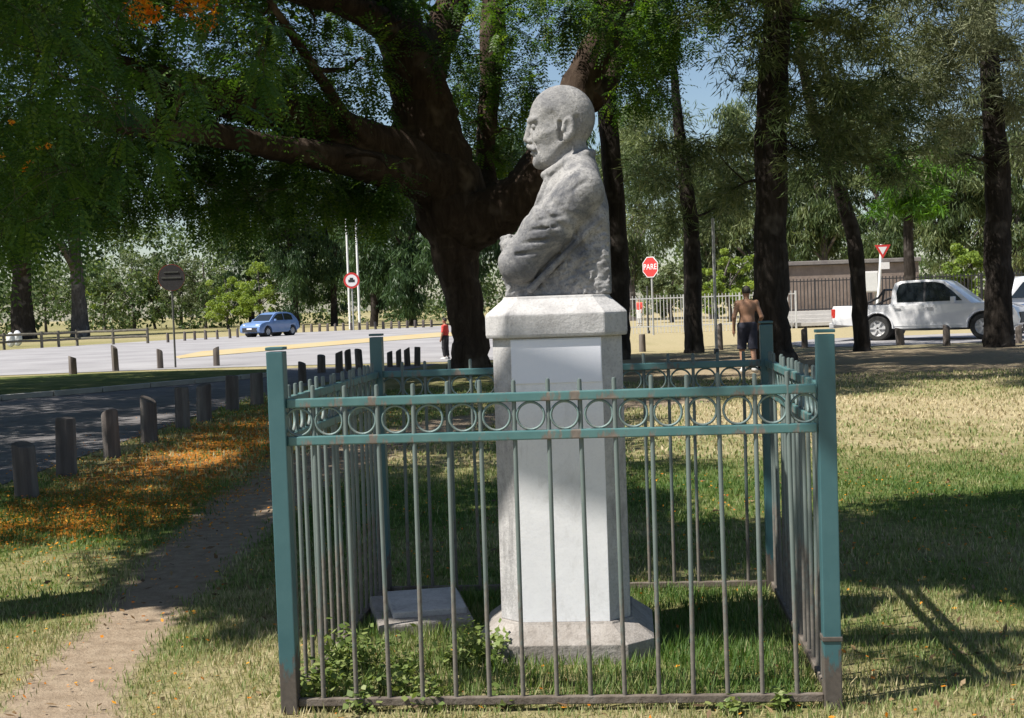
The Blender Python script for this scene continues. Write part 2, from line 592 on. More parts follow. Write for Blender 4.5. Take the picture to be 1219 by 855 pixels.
def cluster_leaves(C, r, k, L, W, droop=.3, flat=.75):
    """leafy clumps round the centres C"""
    n = len(C); r = np.broadcast_to(np.asarray(r, float), (n,))
    P = np.repeat(C, k, 0); R = np.repeat(r, k)[:, None]
    o = rng.normal(size=(n * k, 3)); o = unit(o) * rng.uniform(.15, 1, (n * k, 1)) ** .5
    o[:, 2] *= flat
    P = P + o * R
    D = unit(o * .7 + rng.normal(size=o.shape) * .6 + np.array([0, 0, -droop]))
    N = unit(rng.normal(size=o.shape) * .6 + np.array([0, 0, .8]))
    s = rng.uniform(.6, 1.3, n * k)
    V, F = quads(P, D, N, L * s, W * s)
    a = np.clip(np.repeat(rng.uniform(.05, .8, n), k) + rng.normal(size=n * k) * .16, 0, 1)
    return V, F, a


def fronds(B, D, L, pairs=11, ll=.05, lw=.022, curl=.5):
    """pinnate leaves: base points, directions, lengths"""
    n = len(B); D = unit(D)
    L = np.broadcast_to(np.asarray(L, float), (n,))
    t = np.linspace(.14, 1.0, pairs)
    down = np.array([0, 0, -1.0])
    pos = B[:, None] + D[:, None] * (t[None, :, None] * L[:, None, None]) + down * (curl * (t ** 2)[None, :, None] * L[:, None, None] * .5)
    tan = unit(D[:, None] + down * (curl * t[None, :, None]))
    sd = unit(np.cross(tan, np.array([0, 0, 1.0])) + 1e-4)
    up = np.cross(sd, tan)
    Cs, Ds, Ns = [], [], []
    for s in (-1, 1):
        d = unit(sd * s + tan * .45 + down * .25 + rng.normal(size=pos.shape) * .12)
        Cs.append(pos + d * ll * .5); Ds.append(d); Ns.append(up + rng.normal(size=pos.shape) * .15)
    C = np.concatenate(Cs).reshape(-1, 3); Dd = np.concatenate(Ds).reshape(-1, 3); N = np.concatenate(Ns).reshape(-1, 3)
    tap = np.tile(np.broadcast_to((1.05 - .5 * np.abs(t - .4))[None], (n, pairs)).reshape(-1), 2)
    V, F = quads(C, Dd, N, ll * tap, lw * tap)
    a = np.tile(np.repeat(np.clip(rng.normal(.45, .22, n), 0, 1), pairs), 2)
    # the rachis: a thin strip
    e0 = pos[:, 0]; e1 = pos[:, pairs // 2]; e2 = pos[:, -1]
    Vr = []; w = .0025
    for p in (B, e1, e2):
        Vr += [p - sd[:, 0] * w, p + sd[:, 0] * w]
    Vr = np.stack(Vr, 1).reshape(-1, 3); b0 = np.arange(n)[:, None] * 6
    Fr = np.concatenate([b0 + np.array([0, 1, 3, 2]), b0 + np.array([2, 3, 5, 4])]) + len(V)
    return np.concatenate([V, Vr]), np.concatenate([F, Fr]), np.concatenate([a, np.full(len(Fr), .2)])


def sprays(C, r, k, L, W, out=.5):
    """needle-like drooping sprays (she-oak, willow)"""
    n = len(C); r = np.broadcast_to(np.asarray(r, float), (n,))
    o = unit(rng.normal(size=(n * k, 3))) * rng.uniform(0, 1, (n * k, 1)) ** .6
    o[:, 2] *= .7
    P = np.repeat(C, k, 0) + o * np.repeat(r, k)[:, None]
    D = unit(o * out + rng.normal(size=o.shape) * .35 + np.array([0, 0, -.8 if out < .9 else -.3]))
    N = unit(rng.normal(size=o.shape))
    s = rng.uniform(.6, 1.4, n * k)
    V, F = quads(P, D, N, L * s, W * np.ones(n * k))
    a = np.clip(np.repeat(rng.uniform(.1, .8, n), k) + rng.normal(size=n * k) * .15, 0, 1)
    return V, F, a


def joinq(parts):
    V = []; F = []; A = []; n = 0
    for v, f, a in parts:
        V.append(v); F.append(f + n); A.append(a); n += len(v)
    return np.concatenate(V), np.concatenate(F), np.concatenate(A)


def crown(name, parts, mat, parent):
    V, F, A = joinq(parts)
    return link(name, npmesh(name, V, F, mat, False, [('v', 'FACE', A)]), parent)


class Wood:
    """trunk and limbs of one tree as one mesh; keeps limb points so that twigs can reach the clumps"""
    def __init__(s): s.mb = MB(); s.pts = []; s.rad = []

    def limb(s, pts, rad, n=10, wob=.05, k=6, reg=True):
        P, R = catmull(pts, rad, k)
        if wob > .02: P = P + rng.normal(size=P.shape) * R[:, None] * .05
        s.mb.tube(P, R, n, wob)
        if reg:
            for p, r in zip(P, R): s.pts.append(p); s.rad.append(r)

    def twigs(s, C, r0=.03, r1=.008, maxd=99, n=4):
        A = np.array(s.pts)
        order = np.argsort([np.min(np.linalg.norm(A - c, axis=1)) for c in C])
        for q in order:
            c = C[q]
            A = np.array(s.pts)
            d = np.linalg.norm(A - c, axis=1) + np.maximum(0, A[:, 2] - c[2]) * .4
            i = int(np.argmin(d)); a = A[i]; L = np.linalg.norm(c - a)
            if L < .05 or L > maxd: continue
            m1 = a * .6 + c * .4 + rng.normal(size=3) * L * .08 + np.array([0, 0, L * .12]); m2 = a * .25 + c * .75 + rng.normal(size=3) * L * .06 + np.array([0, 0, L * .08])
            rr = min(s.rad[i] * .7, r0 * (1 + L * .35))
            P, R = catmull([a, m1, m2, c], [rr, rr * .75, rr * .5, r1], 3)
            s.mb.tube(P, R, n, 0, False)
            for p, r in zip(P[3:], R[3:]): s.pts.append(p); s.rad.append(r)

    def build(s, mat, parent):
        return s.mb.build('trunk', mat, parent, smooth=70)


def in_ellipsoids(n, ells):
    """points inside a union of ellipsoids ((x,y,z),(rx,ry,rz)), mostly near their shell"""
    w = np.array([e[1][0] * e[1][1] * e[1][2] for e in ells]) ** .7; w /= w.sum()
    ch = rng.choice(len(ells), n, p=w)
    o = unit(rng.normal(size=(n, 3))) * rng.uniform(.2, 1, (n, 1)) ** .5
    c = np.array([e[0] for e in ells])[ch]; r = np.array([e[1] for e in ells])[ch]
    return c + o * r


# ================================================================== SHADE PATTERN ON THE LAWN
LIT = [[(-300, 640), (30, 636), (75, 655), (60, 684), (150, 700), (215, 690), (285, 712), (255, 748), (330, 775), (440, 770), (560, 778), (700, 782), (860, 790), (1000, 790), (1035, 792), (1130, 775), (1219, 738), (1500, 700), (1500, 1200), (-300, 1200)],
       [(-100, 586), (60, 597), (60, 616), (-100, 614)],
       [(165, 536), (300, 533), (320, 552), (200, 560)],
       [(1000, 548), (1000, 488), (1100, 474), (1219, 466), (1700, 440), (1700, 600), (1300, 590), (1100, 602), (1005, 606)],
       [(740, 628), (740, 560), (1005, 545), (1005, 606), (900, 622)],
       [(480, 604), (485, 562), (590, 555), (590, 598)],
       [(1060, 478), (1070, 455), (1219, 448), (1219, 474)],
       [(110, 498), (240, 486), (245, 494), (115, 508)], [(30, 520), (110, 512), (110, 520), (30, 528)],
       [(225, 462), (330, 456), (330, 459), (225, 466)], [(480, 452), (600, 446), (600, 453), (480, 458)], [(760, 440), (900, 436), (900, 446), (760, 450)]]


def shade_points(n, x0, x1, y0, y1):
    P = np.stack([rng.uniform(x0, x1, n), rng.uniform(y0, y1, n), np.zeros(n)], 1)
    q = project(P)
    lit = np.zeros(n, bool)
    for pl in LIT: lit |= inpoly(q[:, 0], q[:, 1], pl)
    lit |= (snoise(P, 2.4, 91) > np.where((P[:, 1] < 11.5) & (P[:, 0] > 1), .22, .42))                     # gaps in the crowns let flecks of sun through
    # the monument stands in the sun: no leaves on the line between it and the sun
    rx, ry = P[:, 0] - .218, P[:, 1] - 6.232
    al = -(rx * SUN_H[0] + ry * SUN_H[1]); ac = rx * SUN_H[1] - ry * SUN_H[0]
    lit |= (np.abs(ac) < .95) & (al > -1.6) & (al < 2.0)
    return P[~lit]


def lift(P, h0, h1):
    h = rng.uniform(h0, h1, len(P))
    return P + TOSUN[None] * (h / TOSUN[2])[:, None]


# ================================================================== TREES
# ---- the large spreading tree behind the statue
t = empty('tipa_tree', ground(556, 441), label='huge dark spreading tree with forked trunk directly behind the bust', cat='tree')
t0 = np.array(t.location)
DT = t0[1]
W1 = Wood()
pm = 1620 / DT
Q = lambda px, py, d=0.0: at(px, py, DT + d) - t0
W1.limb([Q(560, 447), Q(560, 428), Q(559, 400), Q(551, 350), Q(542, 310), Q(535, 270), Q(540, 240)], [29 / pm, 22 / pm, 20 / pm, 22 / pm, 26 / pm, 31 / pm, 36 / pm], 24, .07)
W1.limb([Q(545, 262), Q(522, 200), Q(505, 140), Q(490, 70), Q(462, 0), Q(440, -80, -1), Q(430, -170, -2)], [46 / pm, 42 / pm, 37 / pm, 33 / pm, 26 / pm, 20 / pm, 9 / pm], 14, .06)
W1.limb([Q(500, 110), Q(520, 50, .5), Q(545, -10, .8), Q(580, -110, 1)], [26 / pm, 22 / pm, 19 / pm, 8 / pm], 12, .05)
W1.limb([Q(535, 235), Q(490, 200, -1), Q(430, 170, -2), Q(370, 142, -3), Q(290, 122, -4), Q(215, 105, -5), Q(140, 78, -6), Q(50, 45, -7)], [34 / pm, 31 / pm, 27 / pm, 24 / pm, 21 / pm, 17 / pm, 12 / pm, 5 / pm], 12, .07)
W1.limb([Q(500, 215, -1), Q(430, 195, -3), Q(340, 178, -5), Q(250, 160, -7), Q(150, 150, -9), Q(60, 135, -11)], [22 / pm, 17 / pm, 13 / pm, 11 / pm, 8 / pm, 3 / pm], 10, .06)
W1.limb([Q(545, 268), Q(590, 252, -.5), Q(630, 226, -.8), Q(662, 170, -.5), Q(690, 105, 0), Q(722, 40, 0), Q(745, -20, .5), Q(770, -100, 1)], [36 / pm, 30 / pm, 28 / pm, 24 / pm, 22 / pm, 19 / pm, 16 / pm, 7 / pm], 12, .06)
W1.limb([Q(700, 120), Q(722, 95, 1), Q(735, 70, 2), Q(760, 20, 3), Q(820, -60, 4)], [17 / pm, 15 / pm, 13 / pm, 10 / pm, 4 / pm], 10, .05)
W1.limb([Q(590, 250, .5), Q(578, 200, 1.5), Q(582, 120, 2), Q(588, 40, 2), Q(585, -40, 2)], [15 / pm, 12 / pm, 13 / pm, 17 / pm, 12 / pm], 10, .05)
W1.limb([Q(470, 40, -.5), Q(420, 10, -2), Q(350, -10, -4), Q(250, -40, -7)], [20 / pm, 15 / pm, 11 / pm, 4 / pm], 10, .06)
W1.limb([Q(440, 178, -2), Q(405, 130, -3.5), Q(360, 60, -5), Q(320, 0, -6)], [9 / pm, 7 / pm, 5 / pm, 3 / pm], 8, .06)
# clumps seen in the crown
cl = []
for (x0, x1, y0, y1, n, d0, d1) in [(0, 440, -60, 250, 290, -11, 1), (0, 300, 140, 262, 60, -10, -3), (250, 470, 180, 265, 40, -5, 2), (430, 640, -60, 100, 50, -3, 4), (540, 640, 60, 150, 20, 1, 4),
                                    (560, 625, 110, 200, 22, 1, 4), (640, 860, -60, 60, 62, -4, 5), (840, 960, -40, 30, 22, -3, 2), (385, 480, 200, 260, 20, -2, 1), (220, 460, 40, 120, 14, -9, -4), (730, 800, 30, 120, 26, -2, 4)]:
    for _ in range(n):
        px = rng.uniform(x0, x1); py = rng.uniform(y0, y1)
        if 655 < px < 700 and 40 < py < 110: continue
        if 500 < px < 530 and py < 25: continue
        cl.append(at(px, py, DT + (rng.uniform(-1.2, 6) - 8 * (1 - px / 540) if x0 == 0 else rng.uniform(d0, d1))) - t0)
cl = np.array(cl)
sh = shade_points(1000, -13, 3.5, 22, 36.5)
sh = lift(sh, 8.6, 13) - t0  # added crown clumps, placed towards the sun to shade the ground on the left
W1.twigs(np.concatenate([cl, sh[::4]]), .04, .01)
W1.build(MT['bark_main'], t)
dirs = unit(rng.normal(size=(len(cl) * 26, 3)) + np.array([0, 0, -.35]))
base = np.repeat(cl, 26, 0) + dirs * rng.uniform(.05, .55, (len(dirs), 1))
parts = [fronds(base, dirs, rng.uniform(.3, .5, len(base)), 6, .12, .05, .6), cluster_leaves(sh, .95, 140, .2, .12, .3)]
crown('crown', parts, MT['leaf_tipa'], t)
fl = []
for _ in range(30):
    c = at(rng.uniform(155, 262), rng.uniform(-12, 30), DT - 12 + rng.uniform(-1, 1)) - t0
    fl.append(c)
crown('blossom', [cluster_leaves(np.array(fl), .16, 30, .075, .065, 0)], MT['flower'], t)

# ---- nearer tree of the same kind: trunk outside the frame on the left, its crown hangs over the lawn
t = empty('tipa_tree', (-4.15, 6.6, 0), label='overhanging tree with feathery leaves and a few orange blossoms, trunk by the verge', cat='tree')
t0 = np.array(t.location)
W2 = Wood()
W2.limb([(0, 0, -.1), (.02, 0, .5), (-.05, .1, 1.6), (-.1, .1, 2.8), (-.2, .1, 3.9)], [.5, .36, .32, .31, .33], 14, .05)
W2.limb([(-.2, .1, 3.7), (.1, .6, 5.0), (.5, 2.0, 6.0), (.4, 5, 6.6), (.2, 8, 6.8)], [.26, .22, .17, .11, .03], 10, .05)
W2.limb([(-.2, .1, 3.8), (-.6, -.6, 5.2), (-.4, -1.6, 6.4), (1.2, -2.4, 7.2), (3.5, -2.4, 7.6)], [.24, .2, .16, .11, .03], 10, .05)
W2.limb([(-.2, .1, 3.8), (-1.2, 1.2, 5.2), (-2.2, 4, 6.4), (-3, 7.5, 7.0), (-3.5, 11, 7.4)], [.24, .2, .16, .1, .03], 10, .05)
W2.limb([(.2, .7, 5.1), (1.6, .3, 6.4), (3.4, -.3, 7.2), (5.2, -.6, 7.6)], [.18, .14, .09, .03], 10, .05)
W2.limb([(.45, 2.2, 6.0), (.7, 3.0, 5.2), (1.1, 3.4, 4.5), (1.5, 3.6, 4.0)], [.1, .06, .04, .015], 8, .04)
W2.limb([(.5, 3.2, 6.2), (.3, 4.0, 5.2), (.4, 4.6, 4.4)], [.08, .05, .015], 8, .04)
sh = np.concatenate([lift(shade_points(820, -2.4, 8, 5.6, 11.2), 5.6, 8.2), lift(shade_points(1050, -13, 1.5, 9.5, 22.5), 6.2, 9.2)])  # leaf clumps added above the view, shaped to cast the wanted ground shade
# unseen leaf clumps added to shade the railing's rear left post and side
sb = []
for lx_, ly_ in ((-1.045, 1.045), (-1.045, .7), (-1.045, .35)):
    wx = .218 + lx_ * math.cos(.0855) + ly_ * math.sin(.0855); wy = 6.232 - lx_ * math.sin(.0855) + ly_ * math.cos(.0855)
    for z_ in np.linspace(.1, 1.4, 7):
        for _ in range(3):
            sb.append(np.array([wx, wy, z_]) + TOSUN * ((rng.uniform(5.2, 7.2) - z_) / TOSUN[2]))
sb = np.array(sb) - t0
q = project(sh); sh = sh[(q[:, 1] < -10) | (q[:, 0] < -20)] - t0
vis = []
for _ in range(150):
    px = rng.uniform(-60, 330) if rng.random() < .3 else rng.uniform(-60, 150)
    lim = 300 - 180 * max(0, px) / 330
    py = rng.uniform(-40, lim)
    vis.append(at(px, py, rng.uniform(8.2, 13.5)) - t0)
vis = np.array(vis)
W2.twigs(np.concatenate([vis, sh[::6], sb[::3]]), .018, .004)
W2.build(MT['bark_main'], t)
dirs = unit(rng.normal(size=(len(vis) * 7, 3)) * np.array([1, 1, .6]) + np.array([.1, 0, -.45]))
base = np.repeat(vis, 7, 0) + dirs * .03
parts = [fronds(base, dirs, rng.uniform(.24, .42, len(base)), 11, .055, .024, .7), cluster_leaves(sh, .6, 130, .15, .10, .3), cluster_leaves(sb, .24, 40, .13, .09, .3)]
crown('crown', parts, MT['leaf_tipa'], t)
fl = np.array([at(px, py, 10.5) - t0 for px, py in ((14, 146), (58, 174), (36, 194), (2, 186), (47, 176), (30, 200))])
crown('blossom', [cluster_leaves(fl, .028, 14, .03, .028, 0)], MT['flower'], t)


# ---- she-oaks on the right
def sheoak(px, py, label, path, rads, boxes, seed_n, mat='leaf_casuarina', bark='bark_dark', shade=None, group=None, name='sheoak_tree', L=.27, Wd=.03, k=150, r=.66):
    g = ground(px, py)
    tr = empty(name, g, label=label, cat='tree', group=group)
    o = np.array(tr.location); D = o[1]; p = 1620 / D
    w = Wood()
    pts = [at(x, y, D + d) - o for x, y, d in path]
    w.limb(pts, [q / p for q in rads], 12, .05)
    C = []
    for (x0, x1, y0, y1, n, d0, d1) in boxes:
        for _ in range(n):
            C.append(at(rng.uniform(x0, x1), rng.uniform(y0, y1), D + rng.uniform(d0, d1)) - o)
    C = np.array(C)
    C = np.concatenate([C, C[::2] + rng.normal(size=C[::2].shape) * .6])
    al = C if shade is None else np.concatenate([C, shade - o])
    w.twigs(al[::2], .035, .008)
    w.build(MT[bark], tr)
    parts = [sprays(C, r * rng.uniform(.6, 1.25, len(C)), k, L, Wd, 1.0)]
    if shade is not None: parts.append(sprays(shade - o, .8, 110, .5, .06))
    crown('crown', parts, MT[mat], tr)
    return tr


shR = np.concatenate([shade_points(760, 2, 20, 21, 32.5), shade_points(50, 12.6, 16, 41, 45)])  # added needle clumps, placed to shade the right lawn and the pickup cab
shR = shR + TOSUN[None] * ((1.57 + .215 * (shR[:, 1] - 2.5) + rng.uniform(1.0, 3.2, len(shR))) / TOSUN[2])[:, None]
sheoak(922, 438, 'tall straight dark trunk just right of the shirtless man, with drooping needle sprays', [(922, 444, 0), (921, 425, 0), (919, 380, 0), (918, 300, 0), (917, 180, 0), (921, 80, 0), (927, 0, 0), (930, -120, 0), (930, -260, .5)],
       [31, 25, 21, 19.5, 19, 17, 16, 13, 5],
       [(860, 1060, -60, 110, 44, -3, 3), (930, 1080, 90, 215, 40, -2, 3), (770, 900, 130, 240, 7, 0, 3), (800, 1000, -250, -60, 34, -3, 3)], 0, shade=shR)
sheoak(1027, 418, 'slim leaning dark tree in front of the white pickup bed', [(1027, 422, 0), (1025, 395, 0), (1021, 330, 0), (1017, 285, 0), (1002, 235, 0), (986, 190, 0), (966, 130, 0), (950, 40, 0), (940, -60, 0)], [11, 9.5, 9, 9, 8, 7, 6, 5, 2],
       [(900, 1080, 20, 190, 34, -2, 3), (960, 1080, 150, 225, 10, -1, 2)], 0)
sheoak(1189, 413, 'thick upright dark tree standing before the front wheel of the pickup', [(1190, 418, 0), (1189, 390, 0), (1188, 300, 0), (1187, 220, 0), (1183, 140, 0), (1178, 60, 0), (1175, -60, 0)], [20, 17, 16, 15, 13, 11, 4],
       [(1060, 1290, -80, 120, 120, -3, 3), (1100, 1290, 110, 195, 28, -2, 3)], 0, L=.3, mat='leaf_casuarina_sunlit')
sheoak(826, 420, 'slender dark tree left of the shirtless man', [(827, 424, 0), (826, 400, 0), (824, 330, 0), (822, 270, 0), (814, 200, 0), (806, 130, 0), (800, 60, 0)], [13, 11, 10.5, 9.5, 8, 6, 3],
       [(790, 880, 170, 290, 40, -1, 4), (735, 800, 130, 235, 14, 0, 3)], 0)
sheoak(737, 428, 'dark upright trunk half hidden behind the back of the bust', [(738, 432, 0), (736, 380, 0), (735, 300, 0), (730, 210, 0), (724, 120, 0), (720, 40, 0), (720, -80, 0)], [14, 13, 13, 12, 11, 10, 4],
       [(690, 800, -60, 90, 40, -1, 3), (745, 790, 200, 270, 12, 1, 4)], 0)
sheoak(1085, 389, 'bright green weeping tree behind the pickup roof', [(1085, 392, 0), (1084, 360, 0), (1082, 300, 0), (1080, 230, 0), (1078, 190, 0)], [9, 7, 6, 5, 3],
       [(1042, 1116, 185, 262, 44, -1, 1.5)], 0, mat='leaf_bright', name='weeping_tree', L=.5, Wd=.07, k=60, r=.6)


# ---- far trees and shrubs across the road
def far_tree(px, py, hpx, wpx, label, mat, name='park_tree', bark='bark_grey', n=90, k=60, L=.5, Wd=.3, low=.18, kind='leaf', group=None, trunk=None, rr=1.0):
    g = ground(px, py); D = g[1]; p = 1620 / D
    H = hpx / p; Wm = wpx / p / 2
    tr = empty(name, g, label=label, cat='shrub' if name == 'shrub' else 'tree', group=group)
    w = Wood(); tw = (trunk or max(.12, H * .018))
    w.limb([(0, 0, -.1), (rng.normal() * .1, 0, H * .2), (rng.normal() * .3, 0, H * .5), (rng.normal() * .4, 0, H * .85)], [tw * 1.35, tw, tw * .8, tw * .25], 9, .05)
    for i in range(6):
        a = rng.uniform(0, 6.28); z = H * rng.uniform(.25, .6)
        w.limb([(0, 0, z * .8), (math.cos(a) * Wm * .35, math.sin(a) * Wm * .35, z * 1.1), (math.cos(a) * Wm * .75, math.sin(a) * Wm * .75, z * 1.35)], [tw * .5, tw * .35, tw * .1], 6, .03, 4)
    els = [((0, 0, H * (low + 1) / 2), (Wm * .75, Wm * .75, H * (1 - low) / 2))]
    for i in range(7):
        a = rng.uniform(0, 6.28); f = rng.uniform(.3, .65)
        els.append(((math.cos(a) * Wm * f, math.sin(a) * Wm * f, H * rng.uniform(low + .12, .85)), (Wm * rng.uniform(.28, .5),) * 2 + (H * rng.uniform(.1, .2),)))
    C = in_ellipsoids(n, els)
    w.build(MT[bark], tr)
    rad = rng.uniform(.55, 1.25, n) * rr * max(.35, H * .075)
    parts = [cluster_leaves(C, rad, k, L, Wd, .4)] if kind == 'leaf' else [sprays(C, rad * 1.1, k, L * 1.6, Wd * .55, .35)]
    crown('crown', parts, MT[mat], tr)
    return tr


FT = 'tall dark weeping tree in the wood beyond the road'
for px, py, h, w_ in [(300, 389, 190, 110), (352, 390, 215, 90), (398, 388, 200, 90), (445, 389, 225, 100), (492, 388, 200, 90), (540, 387, 210, 100), (620, 384, 240, 110), (690, 383, 250, 110)]:
    far_tree(px, py, h, w_, FT, 'leaf_far_dark', 'willow_tree', 'bark_dark', n=90, k=140, L=.4, Wd=.19, low=.06, kind='spray', group='weeping trees beyond the road', trunk=.3)
FT2 = 'grey-green tree behind the railings on the far side of the park'
for px, py, h, w_ in [(755, 382, 260, 120), (850, 380, 200, 90), (905, 378, 270, 130), (985, 376, 250, 110), (1060, 374, 270, 120), (1140, 372, 240, 110), (1215, 370, 260, 110), (1290, 368, 250, 110)]:
    far_tree(px, py, h, w_, FT2, 'leaf_casuarina', 'park_tree', 'bark_grey', n=95, k=150, L=.32, Wd=.17, low=.1, kind='spray', group='trees behind the railings', trunk=.28)
far_tree(95, 401, 240, 190, 'old tree with thick grey trunk beyond the log fence', 'leaf_far_dark', n=90, k=70, low=.36, trunk=.62, bark='bark_grey')
far_tree(28, 404, 250, 190, 'old broad tree beside white rubbish by the log fence', 'leaf_far_dark', n=90, k=70, low=.34, trunk=.85, bark='bark_dark')
far_tree(-90, 408, 250, 200, 'old broad tree at the end of the log fence', 'leaf_far_dark', n=80, k=70, low=.3, trunk=.7)
far_tree(160, 393, 100, 110, 'pale olive bushy tree nearest the old grey trunk', 'leaf_far_olive', 'shrub', n=75, k=130, L=.22, Wd=.12, low=.1)
far_tree(215, 391, 105, 110, 'pale olive bushy tree behind the dark round sign', 'leaf_far_olive', 'shrub', n=75, k=130, L=.22, Wd=.12, low=.12)
far_tree(272, 392, 70, 80, 'yellow-green leafy shrub beside the blue car', 'leaf_far_lime', 'shrub', n=60, k=130, L=.22, Wd=.13, low=.05)
far_tree(55, 396, 80, 90, 'pale olive shrub between the two old trunks', 'leaf_far_olive', 'shrub', n=55, k=120, L=.22, Wd=.12, low=.05)
far_tree(-20, 398, 80, 90, 'yellow-green shrub behind the broad old tree', 'leaf_far_lime', 'shrub', n=55, k=120, L=.22, Wd=.12, low=.05)
for px, py, h, w_, mt, lb in [(125, 394, 85, 80, 'leaf_far_lime', 'lime shrub just right of the old grey trunk'), (185, 392, 75, 70, 'leaf_far_lime', 'lime shrub between the two pale olive trees'),
                              (245, 391, 95, 80, 'leaf_far_olive', 'tall pale olive shrub behind the yellow-green one'), (310, 391, 80, 70, 'leaf_far_lime', 'lime shrub directly behind the blue car'), (-60, 399, 90, 100, 'leaf_far_olive', 'olive shrub at the far end of the log fence'),
                              (800, 384, 70, 90, 'leaf_far_olive', 'olive shrub behind the stop sign'), (870, 383, 90, 80, 'leaf_far_lime', 'lime shrub behind the shirtless man'), (1150, 380, 95, 60, 'leaf_far_lime', 'lime shrub behind the pickup bonnet')]:
    far_tree(px, py, h, w_, lb, mt, 'shrub', n=55, k=120, L=.22, Wd=.12, low=.05)
# the wood that closes the view far behind
C = np.stack([rng.uniform(-140, 140, 1700), rng.uniform(150, 190, 1700), rng.uniform(0, 12.5, 1700)], 1)
V, F, A = cluster_leaves(C, rng.uniform(1.2, 2.6, 1700), 80, .55, .32, .4)
wo = link('far_wood', npmesh('far_wood', V, F, MT['leaf_far_mid'], False, [('v', 'FACE', A)]))
tag(wo, 'dark mass of far trees closing the park behind everything', 'wood', kind='stuff')


# ================================================================== RAILING ROUND THE MONUMENT
FC = np.array([.218, 6.232, 0.0]); FW = 2.09; YAW = .0855; FH = 1.43


def paintmat(name, c1, c2, rust, z0, z1, amt=.0, rough=.42):
    """old gloss paint, worn to primer and rust near the foot"""
    m, t, n, l, b = nt(name)
    v = coords(t, 'Object')
    sep = n.new('ShaderNodeSeparateXYZ'); l.new(v, sep.inputs[0])
    f = noise(t, 14, 6, .7, coords(t, 'Object', (1, 1, .35)))
    paint = ramp(t, noise(t, 5, 5, .65, v), [(.3, c1), (.7, c2)])
    h = n.new('ShaderNodeMapRange'); h.inputs[1].default_value = z0; h.inputs[2].default_value = z1
    h.inputs[3].default_value = .62; h.inputs[4].default_value = -.12 + amt; l.new(sep.outputs[2], h.inputs[0])
    k = ramp(t, math_n(t, 'ADD', h.outputs[0], math_n(t, 'MULTIPLY', f, 1.25)), [(.80, (0, 0, 0)), (.90, (1, 1, 1))])
    ru = ramp(t, noise(t, 40, 5, .7, v), [(.3, rust), (.7, tuple(x * 1.7 for x in rust))])
    l.new(mix(t, k, paint, ru), b.inputs['Base Color'])
    l.new(math_n(t, 'ADD', math_n(t, 'MULTIPLY', k, .4), rough), b.inputs['Roughness'])
    l.new(bump(t, math_n(t, 'ADD', f, math_n(t, 'MULTIPLY', k, -.5)), .25, .004), b.inputs['Normal'])
    return m


m_post = paintmat('teal_post_paint', (.034, .100, .115), (.052, .128, .143), (.06, .05, .042), .0, .42)
m_rail = paintmat('teal_rail_paint', (.05, .14, .145), (.095, .195, .195), (.12, .10, .085), -.2, .1, .02)
m_bar = paintmat('worn_bar_paint', (.085, .12, .115), (.14, .165, .155), (.10, .09, .078), .0, .75, .05, .5)
m_ring = simple('worn_ring_paint', (.085, .15, .15), (.14, .20, .195), 9, .5, .2, c3=(.15, .145, .13))
m_lowrail = simple('bare_rusty_rail', (.07, .055, .045), (.13, .105, .085), 12, .85, .4, c3=(.17, .15, .13))
fence = empty('monument_railing', FC, -YAW, 'teal iron railing with row of rings enclosing the stone monument', 'railing')
hw = FW / 2
mb = MB(); mb.box((0, 0, FH / 2 - .006), (.066, .066, FH - .012)); post_me = mb.mesh('post', m_post, bevel=.004)
mb = MB(); mb.box((0, 0, FH), (.07, .07, .012)); cap_me = mb.mesh('post_cap', m_post, bevel=.003)
mb = MB(); mb.box((0, 0, 0), (.076, .076, .018)); wm = mb.mesh('weld_collar', m_post, bevel=.003)
for sx, sy, lx, ly in ((-1, -1, .004, .0), (1, -1, -.006, .004), (-1, 1, .0, .003), (1, 1, .004, -.003)):
    p = link('post', post_me, fence, None, (sx * hw, sy * hw, 0), (lx, ly, 0))
    link('post_cap', cap_me, p)
    if (sx, sy) == (1, -1): link('weld_collar', wm, p, None, (0, 0, .27))
LR = FW - .068
mb = MB(); mb.box((0, 0, 0), (LR, .034, .036)); rail_me = mb.mesh('rail', m_rail, bevel=.005)
mb = MB(); mb.box((0, 0, 0), (LR, .03, .03)); low_me = mb.mesh('bottom_rail', m_lowrail, bevel=.004)
mb = MB(); mb.lathe([(.009, .055), (.009, 1.272), (.0075, 1.280), (.003, 1.282)], 10); bar_me = mb.mesh('bar', m_bar, 50)


def torus(R, r, n=28, k=6):
    V = []; F = []
    for i in range(n):
        a = 2 * PI * i / n
        for j in range(k):
            b = 2 * PI * j / k
            rr = R + r * math.cos(b)
            V.append((rr * math.cos(a), 1.5 * r * math.sin(b), rr * math.sin(a)))
    for i in range(n):
        for j in range(k):
            F.append((i * k + j, ((i + 1) % n) * k + j, ((i + 1) % n) * k + (j + 1) % k, i * k + (j + 1) % k))
    return V, F


